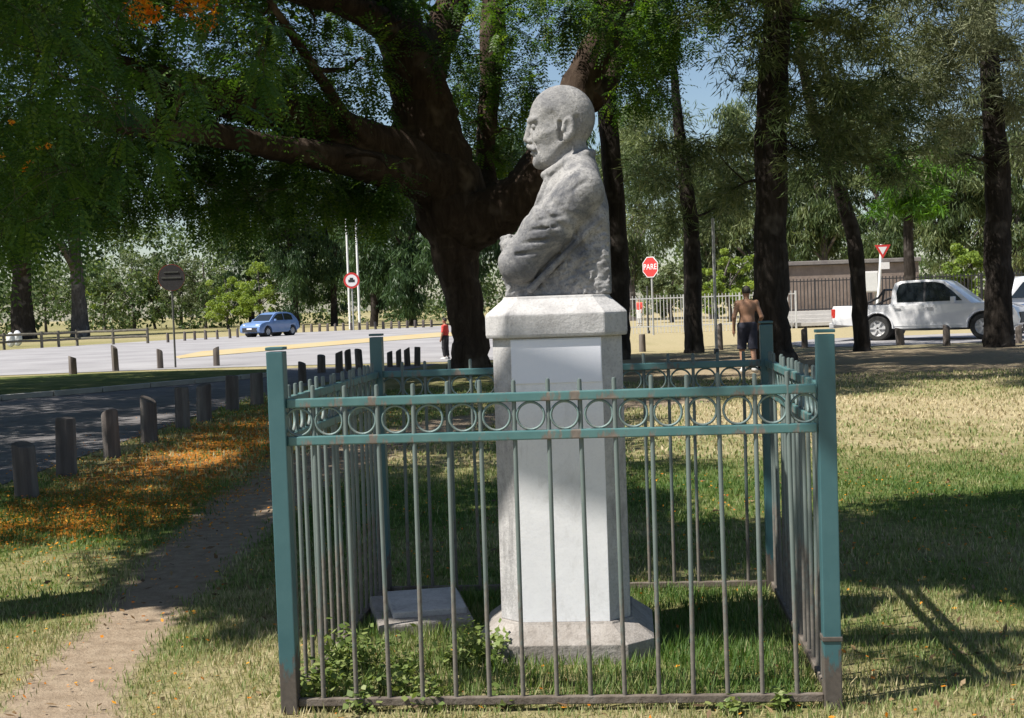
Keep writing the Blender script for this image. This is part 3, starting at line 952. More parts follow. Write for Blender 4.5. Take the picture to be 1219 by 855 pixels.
mb = MB(); mb.add(*torus(.0525, .005)); ring_me = mb.mesh('ring', m_ring, 80)
SPC = FW / 16
for (ox, oy, rz) in ((0, -hw, 0), (hw, 0, PI / 2), (0, hw, PI), (-hw, 0, -PI / 2)):
    R = Matrix.Rotation(rz, 3, 'Z')
    for z, me in ((1.215, rail_me), (1.068, rail_me)):
        link('rail', me, fence, None, (ox, oy, z), (random.uniform(-.002, .002), 0, rz))
    link('bottom_rail', low_me, fence, None, (ox, oy, .042), (0, 0, rz))
    for k in range(1, 16):
        d = R @ Vector((-hw + k * SPC, 0, 0))
        link('bar', bar_me, fence, None, (ox + d.x, oy + d.y, random.uniform(-.004, .004)), (random.gauss(0, .005), random.gauss(0, .005), random.uniform(0, 6)))
    for k in range(16):
        d = R @ Vector((-hw + (k + .5) * SPC, 0, 0))
        if k in (0, 15): d = R @ Vector((-hw + (k + .5) * SPC + (.012 if k == 0 else -.012), 0, 0))
        link('ring', ring_me, fence, None, (ox + d.x, oy + d.y, 1.1415), (0, 0, rz))


# ================================================================== PEDESTAL
def stone(name, c1, c2, c3, scale, stain=.5, bmp=.3, lich=(.06, .06, .065), speck=.5, patch=0.0):
    m, t, n, l, b = nt(name)
    v = coords(t)
    sp_ = noise(t, 95, 3, .6, v)
    c = ramp(t, noise(t, scale, 6, .68, v), [(.28, c1), (.5, c2), (.74, c3)])
    c = mix(t, ramp(t, sp_, [(.3, (speck,) * 3), (.5, (0, 0, 0))]), c, tuple(x * .55 for x in c2))
    if patch:
        c = mix(t, ramp(t, noise(t, 3.2, 7, .72, v, .5), [(.46, (0, 0, 0)), (.62, (patch,) * 3)]), c, lich)
    vs2 = coords(t, 'Object', (1, 1, .3))
    st = ramp(t, noise(t, 6.5, 7, .75, vs2, .6), [(.54, (0, 0, 0)), (.70, (stain,) * 3)])
    c = mix(t, st, c, lich)
    l.new(c, b.inputs['Base Color']); b.inputs['Roughness'].default_value = .9; b.inputs['Specular IOR Level'].default_value = .2
    l.new(bump(t, math_n(t, 'ADD', noise(t, 60, 6, .7, v), noise(t, 14, 4, .6, v)), bmp, .012), b.inputs['Normal'])
    return m


m_gran = stone('grey_granite', (.34, .33, .33), (.44, .43, .43), (.54, .53, .525), 9, .5)
m_base = stone('weathered_base_stone', (.21, .185, .165), (.29, .265, .245), (.36, .335, .315), 6, .6, .5, (.10, .085, .07))
m_bust = stone('weathered_statue_stone', (.20, .198, .202), (.285, .28, .28), (.38, .37, .365), 16, .95, .4, (.07, .074, .088), .9, .8)
m_paintw = stone('white_paint', (.72, .72, .745), (.78, .78, .80), (.82, .82, .835), 2.5, .5, .08, (.46, .45, .44), .12)


def octo(h, c, z): return [(-h + c, -h, z), (h - c, -h, z), (h, -h + c, z), (h, h - c, z), (h - c, h, z), (-h + c, h, z), (-h, h - c, z), (-h, -h + c, z)]


ped = empty('statue_pedestal', FC, -YAW, 'tall grey granite pedestal with white-painted front face carrying the bust', 'pedestal')
mb = MB(); mb.loft([octo(.39, .115, -.05), octo(.39, .115, .085), octo(.372, .108, .10), octo(.30, .09, .158), octo(.297, .088, .165)]); mb.build('plinth', m_base, ped, bevel=.008)
mb = MB(); mb.loft([octo(.288, .086, .165), octo(.286, .085, 1.42)]); mb.build('shaft', m_gran, ped, bevel=.005)
mb = MB(); mb.box((0, -.2885, .79), (.398, .006, 1.25)); mb.build('painted_front', m_paintw, ped, bevel=.002)
mb = MB(); mb.box((0, -.2935, 1.315), (.392, .005, .19)); o = mb.build('fresh_paint_panel', stone('fresh_pale_paint', (.72, .73, .80), (.75, .76, .83), (.77, .78, .84), 3, .1, .04, (.6, .6, .65), .03), ped, bevel=.0015); o['label'] = 'paler clean rectangle at the top of the painted front'
mb = MB(); mb.loft([octo(.310, .096, 1.42), octo(.314, .097, 1.435), octo(.314, .097, 1.522), octo(.305, .094, 1.532), octo(.238, .07, 1.59), octo(.236, .07, 1.602)]); mb.build('cap', m_gran, ped, bevel=.006)


# ================================================================== BUST
def bust_sdf(P):
    Q = P.copy(); Q[..., 1] = np.abs(Q[..., 1])          # mirror: v >= 0
    u, v, z = Q[..., 0], Q[..., 1], Q[..., 2]
    # rough-hewn block that carries the figure
    d = sd_box(Q, (-.01, 0, .085), (.232, .222, .11), .025)
    d = smin(d, sd_box(Q, (-.135, 0, .2), (.110, .225, .2), .04), .03)
    d = d + (.012 * snoise(P, 52, 4) + .010 * snoise(P, 110, 6)) * np.clip((.37 - z) / .1, 0, 1)
    # chest and back under the coat, narrower than the arms
    t = sd_ell(Q, (-.09, 0, .36), (.157, .225, .25))
    t = smin(t, sd_cap(Q, (-.11, 0, .60), (-.13, .17, .485), .083, .092), .05)
    t = smin(t, sd_cap(Q, (-.055, .03, .48), (.035, .05, .29), .085, .09), .05)
    t = smin(t, sd_ell(Q, (.12, 0, .13), (.13, .17, .15)), .04)
    d = smin(d, t, .02)
    # open coat front: shirt groove between the two lapels
    d = smax(d, -sd_cap(Q, (.03, 0, .525), (.125, 0, .345), .018, .012), .010)
    # sleeve: one big tapered mass from the shoulder forward and down to the elbow
    ax = np.array([.29, .03, -.305]); ax /= np.linalg.norm(ax)
    arm = smin(sd_cap(Q, (-.128, .195, .455), (.03, .222, .29), .106, .100), sd_cap(Q, (.03, .222, .29), (.155, .215, .150), .100, .096), .04)
    s_ = (Q - np.array([-.128, .195, .455])) @ ax
    arm = arm + (.0055 * np.sin(s_ * 92 + 2.2 * np.sin(v * 30 + z * 18) + 8 * (u + z)) * np.clip(1.15 - np.abs(s_ - .18) / .11, 0, 1)
                 + .004 * np.sin(s_ * 60 + 5 * v + 14 * (u + z)) * np.clip(1.1 - np.abs(s_ - .40) / .09, 0, 1))
    d = smin(d, arm, .010)
    # forearm crossing to the other side, cuff and fist
    d = smin(d, sd_cap(Q, (.150, .215, .155), (.182, .02, .215), .078, .060), .02)
    d = smin(d, sd_cap(Q, (.205, .105, .232), (.168, .10, .135), .035, .04), .008)
    d = smin(d, sd_ell(Q, (.198, .035, .238), (.052, .07, .046)), .008)
    for i in range(4):
        d = smin(d, sd_cap(Q, (.205, .085, .272 - .022 * i), (.247 - .004 * abs(i - 1), .02, .268 - .023 * i), .0135, .012), .004)
    # hem of the coat: a ridge over the rough stone
    d = smin(d, sd_cap(Q, (-.215, .222, .335), (.02, .245, .115), .013, .015), .009)
    d = smin(d, sd_cap(Q, (.02, .245, .115), (.11, .242, .03), .015, .018), .009)
    # neck with the collar standing round it
    d = smin(d, sd_cap(Q, (-.085, 0, .52), (-.07, 0, .70), .090, .080), .012)
    col = sd_cap(Q, (-.178, 0, .640), (-.150, .085, .628), .020, .021)
    col = smin(col, sd_cap(Q, (-.150, .085, .628), (-.05, .122, .585), .021, .024), .01)
    col = smin(col, sd_cap(Q, (-.05, .122, .585), (.035, .075, .545), .024, .02), .01)
    d = smin(d, col, .006)
    lap = sd_cap(Q, (.012, .085, .548), (.050, .08, .45), .017, .022)
    lap = smin(lap, sd_cap(Q, (.050, .08, .45), (.110, .03, .33), .022, .015), .006)
    d = smin(d, lap, .006)
    # creases at shoulder and elbow
    for a, b, r_ in (((-.16, .296, .50), (-.05, .318, .43), .010), ((-.05, .318, .395), (.06, .312, .385), .009), ((-.07, .322, .35), (.05, .324, .335), .008), ((-.03, .322, .30), (.09, .320, .29), .007), ((.02, .322, .245), (.13, .310, .235), .008),
                     ((.04, .320, .19), (.16, .306, .185), .009), ((-.225, .20, .52), (-.235, .17, .38), .010), ((.08, .20, .40), (.13, .17, .30), .013)):
        d = smax(d, -sd_cap(Q, a, b, r_), .010)
    d = d + .0012 * snoise(P, 170, 14) 
    # ---- head
    h = sd_ell(Q, (-.048, 0, .805), (.150, .119, .149))
    h = smin(h, sd_ell(Q, (.005, 0, .70), (.088, .088, .115)), .04)
    h = smin(h, sd_ell(Q, (.014, 0, .634), (.070, .076, .060)), .03)
    h = smin(h, sd_ell(Q, (.064, 0, .607), (.028, .036, .028)), .02)
    h = smin(h, sd_cap(Q, (-.05, .084, .69), (.03, .056, .612), .020, .02), .02)           # jaw line
    h = smin(h, sd_cap(Q, (.025, .076, .735), (.066, .055, .712), .021, .017), .02)        # cheek bone
    h = smax(h, -sd_ell(Q, (.102, .050, .768), (.040, .034, .022)), .008)                    # eye socket
    h = smin(h, sd_cap(Q, (.098, .008, .800), (.072, .074, .797), .0155, .013), .010)      # brow
    h = smin(h, sd_ell(Q, (.074, .046, .768), (.018, .02, .0145)), .003)
    h = smin(h, sd_cap(Q, (.060, .068, .778), (.090, .030, .780), .0055), .003)            # upper lid
    h = smin(h, sd_cap(Q, (.060, .066, .757), (.086, .030, .755), .0045), .003)            # lower lid
    nose = smin(sd_cap(Q, (.096, 0, .792), (.115, 0, .716), .013, .0175), sd_ell(Q, (.096, .021, .705), (.018, .013, .013)), .010)
    h = smin(h, nose, .010)
    h = smin(h, sd_cap(Q, (.104, .0, .684), (.078, .058, .664), .016, .009), .004)         # moustache
    h = smin(h, sd_cap(Q, (.092, 0, .651), (.074, .032, .652), .0105, .006), .004)         # lip
    h = smax(h, -sd_cap(Q, (.100, 0, .634), (.074, .03, .634), .0045), .010)
    h = smax(h, -sd_cap(Q, (.083, .040, .708), (.066, .060, .655), .005), .010)            # crease by the mouth
    h = smax(h, -sd_ell(Q, (.02, .112, .79), (.05, .016, .04)), .02)                        # temple
    h = smax(h, -sd_cap(Q, (-.118, .105, .79), (-.112, .09, .69), .013), .012)             # furrow behind the ear
    h = smax(h, -sd_cap(Q, (-.042, .105, .775), (-.045, .09, .70), .010), .012)            # furrow before the ear
    ear = sd_ell(Q, (-.080, .114, .748), (.031, .019, .054))
    ear = smax(ear, -sd_ell(Q, (-.075, .134, .754), (.018, .015, .035)), .004)
    ear = smin(ear, sd_ell(Q, (-.068, .126, .702), (.016, .012, .018)), .008)
    ear = smin(ear, sd_ell(Q, (-.055, .120, .742), (.010, .012, .014)), .005)
    h = smin(h, ear, .004)
    h = h + .0010 * snoise(P, 120, 9)
    d = smin(d, h, .010)
    d = np.maximum(d, -z)
    d = np.maximum(d, np.maximum(-.246 - P[..., 0], P[..., 0] - .262))
    return d


V, F = nets(bust_sdf, (-.27, -.37, -.012), (.29, .37, .975), .0055)
bust = link('stone_bust', npmesh('stone_bust', V, F, m_bust, True))
bust.location = (FC[0], FC[1], 1.6025); bust.rotation_euler = (0, 0, PI - YAW)
bust.scale = (1, .82, 1)
tag(bust, 'weathered grey stone bust of a bald moustached man in a coat, facing sideways', 'statue')

# ---- fallen slab inside the railing
g = ground(505, 752)
slab = empty('stone_slab', (g[0], g[1], 0), .18, 'flat grey stone slab lying in the weeds beside the pedestal', 'slab')
mb = MB(); mb.box((0, .15, .02), (.46, .52, .14), Matrix.Rotation(.07, 3, 'X')); mb.build('block', m_base, slab, bevel=.012)
mb = MB(); mb.box((.03, .17, .105), (.36, .38, .035), Matrix.Rotation(.07, 3, 'X')); mb.build('top_plate', m_gran, slab, bevel=.008)

# ================================================================== GRASS, WEEDS, PETALS
def blades(n, x0, x1, y0, y1, L, W, extra=0.0):
    X = rng.uniform(x0, x1, n); Y = np.sqrt(rng.uniform(y0 ** 2, y1 ** 2, n))
    X = X * Y
    pm_ = path_mask(X, Y)
    keep = (pm_ + rng.normal(size=n) * .25 > 1.0) & (X > -4.85 + rng.normal(size=n) * .08)
    lx = (X - FC[0]) * math.cos(YAW) - (Y - FC[1]) * math.sin(YAW); ly = (X - FC[0]) * math.sin(YAW) + (Y - FC[1]) * math.cos(YAW)
    keep &= ~((np.abs(lx) < .39) & (np.abs(ly) < .39))
    cl_ = .5 + .5 * snoise(np.stack([X, Y, X * 0], -1), 7, 21)
    keep &= rng.random(n) < .35 + .8 * cl_
    X, Y, cl_, lx, ly = X[keep], Y[keep], cl_[keep], lx[keep], ly[keep]; n = len(X)
    ins = (np.abs(lx) < 1.0) & (np.abs(ly) < 1.0)
    l = L * rng.uniform(.5, 1.3, n) * (.6 + .7 * cl_) * np.where(ins, 1.9, 1.0)
    an = rng.uniform(0, 6.28, n); ln = rng.uniform(.1, 1.0, n)
    D = np.stack([np.cos(an) * ln, np.sin(an) * ln, np.ones(n)], 1); D = unit(D)
    N = np.stack([np.cos(an), np.sin(an), -ln], 1) + rng.normal(size=(n, 3)) * .3
    C = np.stack([X, Y, np.zeros(n)], 1) + D * (l * .42)[:, None]
    V, F = quads(C, D, N, l, W * rng.uniform(.7, 1.3, n))
    dr = dry_mask(X, Y)
    a = np.clip((dr - .25) * 1.15 + rng.normal(size=n) * .17 - .22 * ins, 0, 1)
    return V, F, a


pt = [blades(120000, -.5, .5, 4.0, 7.6, .045, .0052), blades(110000, -.5, .5, 7.6, 13, .05, .008), blades(70000, -.47, .47, 13, 26, .06, .02)]
V, F, A = joinq(pt)
o = link('lawn_grass', npmesh('lawn_grass', V, F, MT['grass'], False, [('v', 'FACE', A)]))
tag(o, 'short patchy green and straw-coloured lawn grass', 'grass', kind='stuff')

n = 42000
X = rng.normal(-3.3, 1.35, n); Y = rng.uniform(8.6, 24, n)
k = (rng.random(n) < petal_mask(X, Y) * (.25 + .9 * (.5 + .5 * snoise(np.stack([X, Y, X * 0], -1), 3.2, 31)) ** 1.5)) & (X > -7)
X, Y = X[k], Y[k]; n = len(X)
n2 = 1500
X = np.concatenate([X, rng.uniform(-3, 3.5, n2)]); Y = np.concatenate([Y, rng.uniform(4.3, 12, n2)]); n += n2
keep = ~((np.abs(X - FC[0]) < .45) & (np.abs(Y - FC[1]) < .45)); X = X[keep]; Y = Y[keep]; n = len(X)
C = np.stack([X, Y, rng.uniform(.012, .035, n)], 1)
V, F = quads(C, rng.normal(size=(n, 3)) * np.array([1, 1, .25]), rng.normal(size=(n, 3)) * .35 + np.array([0, 0, 1]), rng.uniform(.014, .032, n), rng.uniform(.01, .022, n))
o = link('fallen_petals', npmesh('fallen_petals', V, F, MT['petal'], False, [('v', 'FACE', rng.random(n))]))
tag(o, 'orange fallen petals strewn over the verge by the bollards', 'petals', kind='stuff')


n = 5200
X = rng.uniform(-.45, .45, n); Y = np.sqrt(rng.uniform(4.2 ** 2, 17 ** 2, n)); X = X * Y
k = (X > -4.8) & ~((np.abs(X - FC[0]) < .46) & (np.abs(Y - FC[1]) < .46)) & (rng.random(n) < .25 + .75 * (snoise(np.stack([X, Y, X * 0], -1), 2.1, 77) > 0))
X, Y = X[k], Y[k]; n = len(X)
V, F = quads(np.stack([X, Y, rng.uniform(.008, .03, n)], 1), rng.normal(size=(n, 3)) * np.array([1, 1, .3]), rng.normal(size=(n, 3)) * .5 + np.array([0, 0, 1]), rng.uniform(.025, .075, n), rng.uniform(.006, .028, n))
o = link('fallen_leaves', npmesh('fallen_leaves', V, F, leafmat('dead_leaf', [(.07, .045, .025), (.16, .10, .05), (.26, .18, .09)], .15), False, [('v', 'FACE', rng.random(n))]))
tag(o, 'brown dead leaves and bits of twig lying in the lawn', 'leaves', kind='stuff')


def weed(px, py, h, w, n=70):
    n = int(n * 1.5)
    g = ground(px, py)
    h *= .72; w *= .9
    w_ = empty('weed_plant', g, rng.uniform(0, 6), 'broad-leaved green weed growing along the foot of the railing', 'plant', 'weeds at the foot of the railing')
    mb = MB(); tips = []
    for i in range(7):
        a = rng.uniform(0, 6.28); r = w * rng.uniform(.3, 1)
        P = [(0, 0, -.01), (math.cos(a) * r * .4, math.sin(a) * r * .4, h * rng.uniform(.3, .5)), (math.cos(a) * r, math.sin(a) * r, h * rng.uniform(.5, 1))]
        P, R = catmull(P, [.004, .003, .0015], 3); mb.tube(P, R, 4); tips.append(P)
    mb.build('stem', MT['leaf_weed'], w_)
    T = np.concatenate([t_[1:] for t_ in tips]); C = T[rng.integers(0, len(T), n)] + rng.normal(size=(n, 3)) * w * .22
    C[:, 2] = np.abs(C[:, 2]) + .01
    D = unit(rng.normal(size=(n, 3)) * np.array([1, 1, .5])); N = unit(rng.normal(size=(n, 3)) * .5 + np.array([0, 0, 1]))
    s = rng.uniform(.6, 1.3, n)
    V, F = quads(C, D, N, .034 * s, .024 * s)
    link('foliage', npmesh('foliage', V, F, MT['leaf_weed'], False, [('v', 'FACE', np.clip(rng.normal(.5, .3, n), 0, 1))]), w_)


for px, py, h, w_, n in [(365, 838, .16, .13, 80), (395, 832, .22, .14, 110), (415, 810, .26, .17, 140), (440, 800, .26, .17, 140), (465, 830, .14, .14, 80), (500, 832, .12, .14, 70), (545, 800, .18, .12, 90), (568, 790, .26, .14, 120),
                          (585, 800, .2, .1, 80), (520, 846, .08, .12, 60), (930, 845, .07, .09, 60), (345, 846, .1, .09, 50), (430, 846, .1, .12, 70), (480, 810, .14, .12, 70), (870, 850, .05, .08, 40), (600, 846, .06, .08, 40)]:
    weed(px, py, h, w_, n)

# ================================================================== BOLLARDS
m_wood = simple('weathered_bollard_wood', (.055, .045, .04), (.12, .10, .09), 7, .95, .7, c3=(.2, .18, .16), stretch=(1, 1, .12), bscale=16)


def bollard_mesh(w=.2, h=.5, n=10, sd=0):
    mb = MB(); ring = []; q = random.Random(sd); ta = q.uniform(0, 6.28); tl = q.uniform(0, .09); j = [q.gauss(1, .05) for _ in range(n)]
    for z, s in ((-.05, 1.03), (.1, 1.0), (h * .6, .98), (h - .02, .96), (h, .88)):
        ring.append([(w / 2 * s * math.cos(2 * PI * k / n + .2) * j[k], w / 2 * s * math.sin(2 * PI * k / n + .2) * j[k], z + (tl * math.cos(2 * PI * k / n - ta) * .5 * (z > h * .9))) for k in range(n)])
    mb.loft(ring)
    return mb.mesh('wooden_bollard', m_wood, 40)


bms = [bollard_mesh(sd=i) for i in range(6)]
bl0 = None


def bollard(px, py, top, group, label, wpx=None):
    g = ground(px, py); D = g[1]
    o = link('wooden_bollard', random.choice(bms))
    h = (py - top) / 1620 * D
    o.location = g; o.rotation_euler = (random.gauss(0, .025), random.gauss(0, .025), random.uniform(0, 6))
    s = (1.0 if wpx is None else wpx / 1620 * D / .2) * random.uniform(.92, 1.08)
    o.scale = (s, s, h / .5)
    tag(o, label, 'bollard', group)
    return o


LB = 'thick weathered wooden bollard in the row along the petal-covered verge'
for px, py, tp, w_ in [(33, 592, 528, 28), (80, 566, 497, 27), (134, 545, 490, 20), (178, 527, 475, 20), (218, 511, 461, 19), (243, 503, 458, 18), (277, 489, 447, 17), (306, 482, 444, 15), (330, 475, 440, 14)]:
    bollard(px, py, tp, 'bollards along the petal-covered verge', LB, w_)
LB = 'dark bollard at the bend where the verge meets the pale road'
for px, py, tp, w_ in [(383, 444, 423, 10), (404, 444, 419, 9), (415, 442, 417, 9), (428, 440, 416, 9), (464, 437, 419, 7), (475, 437, 417, 7), (485, 436, 415, 8), (497, 436, 413, 7), (360, 456, 432, 11)]:
    bollard(px, py, tp, 'bollards at the bend of the pale road', LB, w_)
LB = 'dark stub bollard on the grass island before the pale road'
for px, py, tp, w_ in [(87, 446, 425, 9), (138, 442, 413, 8), (191, 439, 417, 8), (258, 436, 414, 8)]:
    bollard(px, py, tp, 'bollards on the grass island', LB, w_)
LB = 'wooden bollard in the row between the shaded lawn and the pickup'
for px, py, tp, w_ in [(765, 419, 398, 8), (857, 417, 387, 8), (958, 414, 391, 8), (1072, 411, 391, 10), (1127, 412, 388, 9), (1213, 409, 388, 8)]:
    bollard(px, py, tp, 'bollards in front of the pickup', LB, w_)
LB = 'small far bollard lining the other side of the pale road'
for px, py in [(200, 408), (220, 406), (232, 405), (245, 404.5), (259, 404), (274, 403), (283, 402)] + [(352 + 9.5 * i, 396 - .36 * i) for i in range(18)]:
    bollard(px, py, py - 11 if px < 300 else py - 9, 'far bollards across the pale road', LB, 3.4)

# ---- low log fence far left
m_log = simple('log_wood', (.09, .08, .06), (.2, .18, .14), 6, .95, .4)
lf = empty('log_fence', ground(90, 415), 0, 'low two-rail log fence along the far edge of the road', 'fence')
o0 = np.array(lf.location)
pts = [ground(x, y) - o0 for x, y in ((-120, 424), (-60, 420), (5, 416.5), (50, 414.5), (70, 413.5), (92, 412), (135, 410.5), (176, 409))]
for p in pts:
    mb = MB(); mb.tube([p + [0, 0, -.05], p + [0, 0, .95]], [.09, .085], 8); mb.build('post', m_log, lf, 50)
for a, b in zip(pts[:-1], pts[1:]):
    for z in (.42, .8):
        mb = MB(); mb.tube([a + [0, -.02, z], (a + b) / 2 + [0, -.02, z + .02], b + [0, -.02, z]], [.07, .075, .07], 7); mb.build('rail', m_log, lf, 50)
m_white = simple('white_painted_metal', (.72, .72, .72), (.8, .8, .8), 4, .5, .1)
m_bag = simple('white_plastic', (.6, .6, .62), (.75, .75, .77), 9, .5, .6)
for px, py, s in ((13, 414, .5), (21, 413, .55)):
    g = ground(px, py)
    V, F = nets(lambda P: sd_ell(P, (0, 0, .4), (.36, .3, .42)) + .07 * snoise(P, 9, 5) + np.maximum(0, .02 - P[..., 2]) * 3, (-.6, -.6, -.1), (.6, .6, 1.05), .07)
    o = link('rubbish_bag', npmesh('rubbish_bag', V, F, m_bag, True)); o.location = (g[0], g[1], .02); o.scale = (s * 1.5, s * 1.5, s * 2.2)
    tag(o, 'white rubbish bag left beside the log fence under the broad tree', 'bag', 'rubbish bags by the log fence')

# ================================================================== SIGNS, POLES
m_red = simple('sign_red', (.55, .03, .03), (.6, .05, .04), 6, .45)
m_signw = simple('sign_white', (.75, .72, .72), (.8, .78, .78), 6, .5)
m_signdark = simple('sign_back_metal', (.022, .02, .022), (.04, .036, .04), 9, .7, .1)
m_black = simple('black_mark', (.02, .02, .02), (.03, .03, .03), 6, .5)
m_galv = simple('galvanised_pole', (.34, .34, .33), (.45, .45, .44), 10, .5, .1, metal=.2)
m_darkpole = simple('dark_pole', (.06, .06, .055), (.1, .1, .09), 10, .6)


def text_mesh(s, size, mat):
    c = bpy.data.curves.new('txt', 'FONT'); c.body = s; c.size = size; c.align_x = 'CENTER'; c.align_y = 'CENTER'; c.extrude = .002
    ob = bpy.data.objects.new('txt', c); COL.objects.link(ob)
    bpy.context.view_layer.update()
    me = bpy.data.meshes.new_from_object(ob.evaluated_get(bpy.context.evaluated_depsgraph_get()))
    bpy.data.objects.remove(ob); bpy.data.curves.remove(c)
    me.name = 'lettering'
    me.materials.clear(); me.materials.append(mat)
    return me


def pole(parent, h, r, mat, name='pole', lean=(0, 0)):
    mb = MB(); mb.tube([(0, 0, -.05), (lean[0] * .5, lean[1] * .5, h * .5), (lean[0], lean[1], h)], r, 10)
    return mb.build(name, mat, parent, 60)


def disc(n, r, y0, y1, rot=0.0):
    mb = MB(); P = [(r * math.cos(2 * PI * k / n + rot), r * math.sin(2 * PI * k / n + rot)) for k in range(n)]
    V = [(x, y0, z) for x, z in P] + [(x, y1, z) for x, z in P]
    mb.add(V, [tuple(range(n)), tuple(range(2 * n - 1, n - 1, -1))] + [(i, (i + 1) % n, n + (i + 1) % n, n + i) for i in range(n)])
    return mb


# dark round sign on the left
g = ground(209, 438); D = g[1]
s = empty('road_sign', g, .1, 'dark round road sign on a thin pole by the grass island', 'sign')
zc = at(208, 330.5, D)[2]; rr = 15.5 / 1620 * D
pole(s, zc + rr * .9, .03, m_darkpole)
o = disc(32, rr, -.045, -.035).build('plate', m_signdark, s, loc=(0, 0, zc))
mb = MB(); mb.box((0, -.052, 0), (rr * 1.5, .012, .05)); mb.box((0, -.0525, rr * .42), (rr * 1.1, .012, .04)); mb.build('bracket', m_darkpole, o)
disc(32, rr * 1.02, -.033, -.028).build('rim', m_red, o)
# pink-and-white round sign with two pale lamp poles
g = ground(421, 393.5); D = g[1]
s = empty('road_sign', g, 0, 'small round white sign with red ring beside two pale poles', 'sign')
zc = at(420, 334, D)[2]; rr = 9.5 / 1620 * D
pole(s, zc + rr, .06, m_galv)
o = disc(32, rr, -.11, -.08).build('plate', m_red, s, loc=(0, 0, zc))
disc(32, rr * .74, -.118, -.111).build('face', m_signw, o)
mb = MB(); mb.box((0, -.122, -.06 * rr), (rr * .8, .006, rr * .34), None); mb.box((0, -.1225, rr * .2), (rr * .42, .006, rr * .28)); mb.build('pictogram', m_black, o)
for px, lb in ((417, 'pale lamp pole right behind the small red-ringed sign'), (428.5, 'pale lamp pole to the right of the red-ringed sign')):
    g = ground(px, 392); s = empty('lamp_post', g, 0, lb, 'lamp post')
    mb = MB(); mb.tube([(0, 0, -.1), (0, 0, 6), (0, 0, 11.5)], [.10, .085, .07], 10); mb.build('pole', m_white, s, 60)
    mb = MB(); mb.tube([(0, 0, 11.4), (-.5, 0, 11.8), (-1.5, 0, 11.9)], [.06, .05, .04], 8); mb.box((-1.8, 0, 11.87), (.8, .3, .14)); mb.build('lamp_arm', m_galv, s)
# stop sign
g = ground(778, 399); D = g[1]
s = empty('stop_sign', g, -.85, 'red octagonal stop sign on a pale post', 'sign')
zc = at(776.5, 318, D)[2]; rr = 13.2 / 1620 * D
pole(s, zc + rr * .8, .045, m_galv)
o = disc(8, rr, -.085, -.07, PI / 8).build('plate', m_signw, s, loc=(0, 0, zc))
disc(8, rr * .93, -.09, -.0855, PI / 8).build('face', m_red, o)
link('lettering', text_mesh('PARE', rr * .72, m_signw), o, None, (0, -.0935, 0), (PI / 2, 0, 0))
# yield sign with plate, leaning white post
g = ground(1048, 396); D = g[1]
s = empty('yield_sign', g, 0, 'red and white yield triangle on a white leaning post with a small plate', 'sign')
zc = at(1055, 297, D)[2]
mb = MB(); mb.tube([(-.25, 0, -.05), (0, 0, zc * .55), (.12, 0, zc + .2)], .055, 10); mb.build('post', m_white, s, 60)
rr = 11 / 1620 * D
o = disc(3, rr, -.085, -.07, -PI / 2).build('plate', m_red, s, loc=(.14, 0, zc))
disc(3, rr * .55, -.09, -.0855, -PI / 2).build('face', m_signw, o)
mb = MB(); mb.box((.22, -.075, zc - .62), (.34, .012, .26)); mb.build('sub_plate', m_signw, s)
# plain poles on the right
for px, py, top, mat, lb in ((853, 421, 262, m_galv, 'thin pale pole left of the shirtless man'), (772, 397, 342, m_darkpole, 'short dark post beside the stop sign')):
    g = ground(px, py); D = g[1]
    s = empty('pole', g, 0, lb, 'pole'); h = (py - top) / 1620 * D
    pole(s, h, .042, mat, 'shaft', (.0, 0))
    mb = MB(); mb.lathe([(.075, -.02), (.075, .12), (.05, .14)], 10); mb.build('foot', m_darkpole, s, 50)
    mb = MB(); mb.lathe([(.046, h), (.046, h + .03), (.02, h + .045)], 10); mb.build('cap', mat, s, 50)
# white cabinet behind the slim tree
g = ground(1037, 392); D = g[1]
s = empty('utility_cabinet', g, 0, 'white utility cabinet on legs behind the slim leaning tree', 'cabinet')
z0 = at(1037, 348, D)[2]; z1 = at(1037, 323, D)[2]; w_ = 17 / 1620 * D
mb = MB(); mb.box((0, 0, (z0 + z1) / 2), (w_, .4, z1 - z0)); mb.build('case', m_signw, s, bevel=.015)
mb = MB(); mb.box((0, -.206, (z0 + z1) / 2), (w_ * .86, .012, (z1 - z0) * .88)); mb.build('door', m_white, s, bevel=.004)
for sx in (-1, 1):
    mb = MB(); mb.box((sx * w_ * .38, 0, z0 / 2 - .02), (.08, .1, z0 + .04)); mb.build('leg', m_galv, s)

# ================================================================== RAILINGS AND BUILDING ON THE RIGHT
def railing(name, label, p0, p1, h, mat, sp_=.16, post=2.4, rails=(.18, .92), br=.014):
    p0 = np.array([p0[0], p0[1], 0.0]); p1 = np.array([p1[0], p1[1], 0.0]); v = p1 - p0; L = np.linalg.norm(v); an = math.atan2(v[1], v[0])
    s = empty(name, p0, an, label, 'railing')
    n = int(L / post)
    mb = MB(); mb.box((0, 0, h / 2 - .02), (.07, .07, h + .04)); me = mb.mesh('post', mat)
    for i in range(n + 1): link('post', me, s, None, (L * i / n, 0, 0))
    for f in rails:
        mb = MB(); mb.box((L / 2, 0, h * f), (L, .035, .05)); mb.build('rail', mat, s)
    mb = MB()
    for i in range(int(L / sp_)):
        mb.box(((i + .5) * sp_, .0, h * .5), (br * 2, br * 2, h))
    o = mb.build('bars', mat, s); tag(o, kind='stuff')


